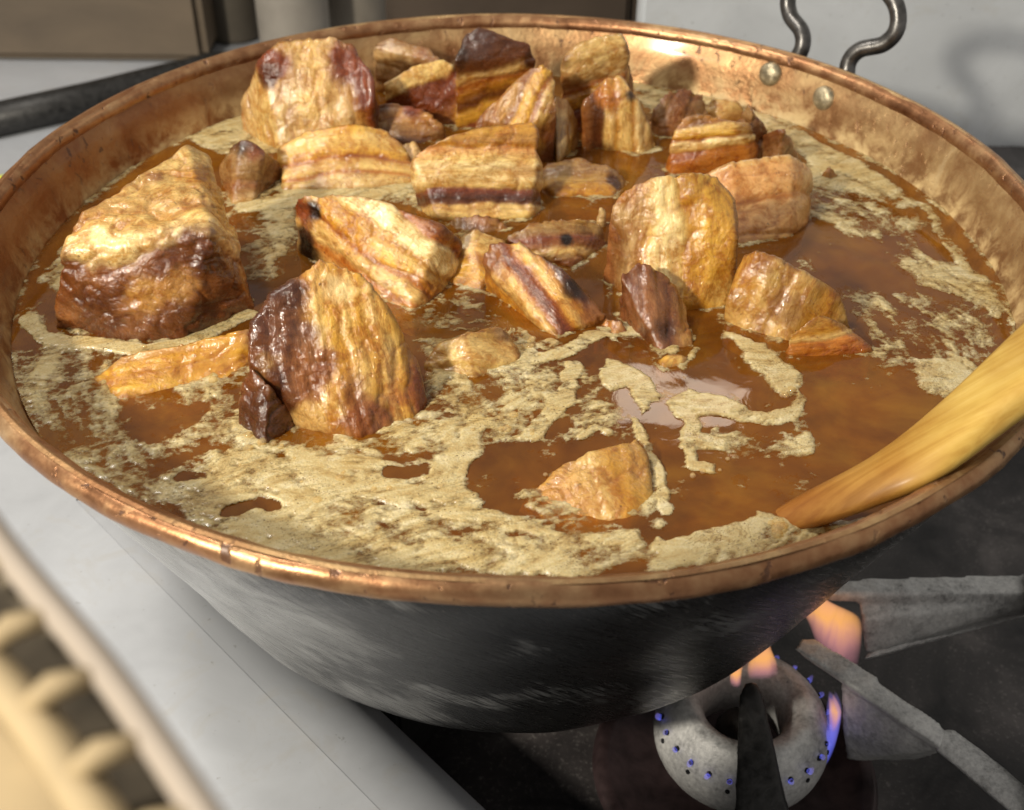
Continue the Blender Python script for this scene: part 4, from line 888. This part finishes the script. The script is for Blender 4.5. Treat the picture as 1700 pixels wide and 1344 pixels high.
yb = .66
a0, a1 = aty(-160, 170, yb), aty(345, 100, yb)
o = tag(empty('wooden_crate', (float((a0[0]+a1[0])/2), yb+.05, -.2)), 'blurred brown wooden crate at the back left', 'crate')
M_CRATE = mat_metal('brown_crate_wood', (.15, .115, .08), .75, 0, 7, .25, .02, (1, 1, 2))
for k in range(2): box('crate_board', a0[0], a1[0], yb, yb+.1, -.2+.09*k+.001, -.2+.09*(k+1)-.0005, M_CRATE, o, .008)
v, f = tube([at(-120, 225, -.188), at(150, 165, -.188), at(350, 112, -.188), at(420, 98, -.188)], [.016, .016, .014, .010], 16)
tag(pydata('dark_rod', v, f, M_BLACKIRON), 'dark round bar lying on the worktop behind the pan at left', 'bar')
def pot(name, px, py, y, r, h, mat, label, cat):
    c = aty(px, py, y); root = tag(empty(name, (c[0], y, -.2)), label, cat)
    v, f = lathe(smooth_prof([(.001, .001), (r*.9, .001), (r, .012), (r, h*.9), (r*1.03, h), (r*.95, h), (r*.93, .02), (.001, .014)], 4), 48, (c[0], y, -.2)); pydata('pot_body', v, f, mat, root)
    v, f = lathe([(r*1.03+.004*math.cos(t), h+.004*math.sin(t)) for t in np.linspace(0, 2*math.pi, 10, endpoint=False)], 48, (c[0], y, -.2), closed=True); pydata('pot_rim', v, f, mat, root)
pot('dark_pot', 390, 60, .74, .030, .10, mat_plain('dark_pot_clay', (.10, .085, .065), .7), 'dark blurred pot beside the brown crate', 'pot')
pot('grey_pot', 490, 60, .70, .036, .10, mat_plain('grey_pot_enamel', (.32, .29, .25), .6), 'pale grey blurred pot behind the greyish knuckle', 'pot')
pot('grey_jug', 590, 40, .78, .034, .11, mat_plain('warm_grey_enamel', (.24, .21, .17), .6), 'warm grey blurred jug behind the rim left of the dark panel', 'jug')
c0, c1 = aty(640, 20, .50), aty(1046, 20, .50)
root = tag(empty('dark_cabinet', (float((c0[0]+c1[0])/2), .52, -.2)), 'dark brown cabinet front behind the back rim', 'cabinet')
box('cabinet_body', c0[0], .12, .50, .60, -.2, .12, M_DARKWALL, root); box('cabinet_door', c0[0]+.006, .0935, .492, .4995, -.19, .11, M_DARKWALL, root)
c = at(-4, 268, -.16); lime = bmesh.new(); bmesh.ops.create_uvsphere(lime, u_segments=24, v_segments=16, radius=.011)
for vv in lime.verts: vv.co = Vector((c[0]+vv.co.x*.9, c[1]+vv.co.y, -.186+vv.co.z*(1.25 if abs(vv.co.z) > .009 else 1)))
tag(from_bm('lime', lime, mat_plain('lime_peel', (.62, .66, .05), .4, 0, .2, 60)), 'bright yellow green lime at the left edge behind the rim', 'fruit')

# ------------------------------------------------------------------ bubbles caught in the foam
kb = NT('clear_bubble'); kb.set(Base_Color=(.9, .75, .45), Roughness=.03, Coat_Weight=1., Coat_Roughness=.02)
trb = kb.n('BsdfTransparent', {'Color': (.97, .90, .74)}); mxb = kb.n('MixShader', {0: .82}); kb.t.links.new(kb.b.outputs[0], mxb.inputs[1]); kb.t.links.new(trb.outputs[0], mxb.inputs[2]); kb.t.links.new(mxb.outputs[0], kb.out.inputs['Surface'])
bb = bmesh.new(); rnd = random.Random(3)
spots = [(1288, 872, 14, 6), (880, 575, 22, 9), (1170, 790, 40, 6), (300, 610, 70, 26), (840, 700, 60, 8), (960, 800, 40, 10), (560, 800, 160, 16), (1310, 650, 30, 6), (440, 735, 40, 8), (700, 640, 40, 8)]
for cx, cy, sp_, n_ in spots:
    for q_ in range(n_):
        pc = at(cx+rnd.gauss(0, sp_*.5), cy+rnd.gauss(0, sp_*.3), LIQ+.0006); r_ = rnd.choice((.0008, .001, .0013, .0019)) if sp_ > 15 else rnd.uniform(.0012, .0032)
        ret = bmesh.ops.create_icosphere(bb, subdivisions=2, radius=r_)
        for vv in ret['verts']: vv.co = Vector((vv.co.x+pc[0], vv.co.y+pc[1], vv.co.z*.75+pc[2]))
o = from_bm('bubbles', bb, kb.m); tag(o, 'tiny clear bubbles caught in the foam', 'bubbles', kind='stuff')
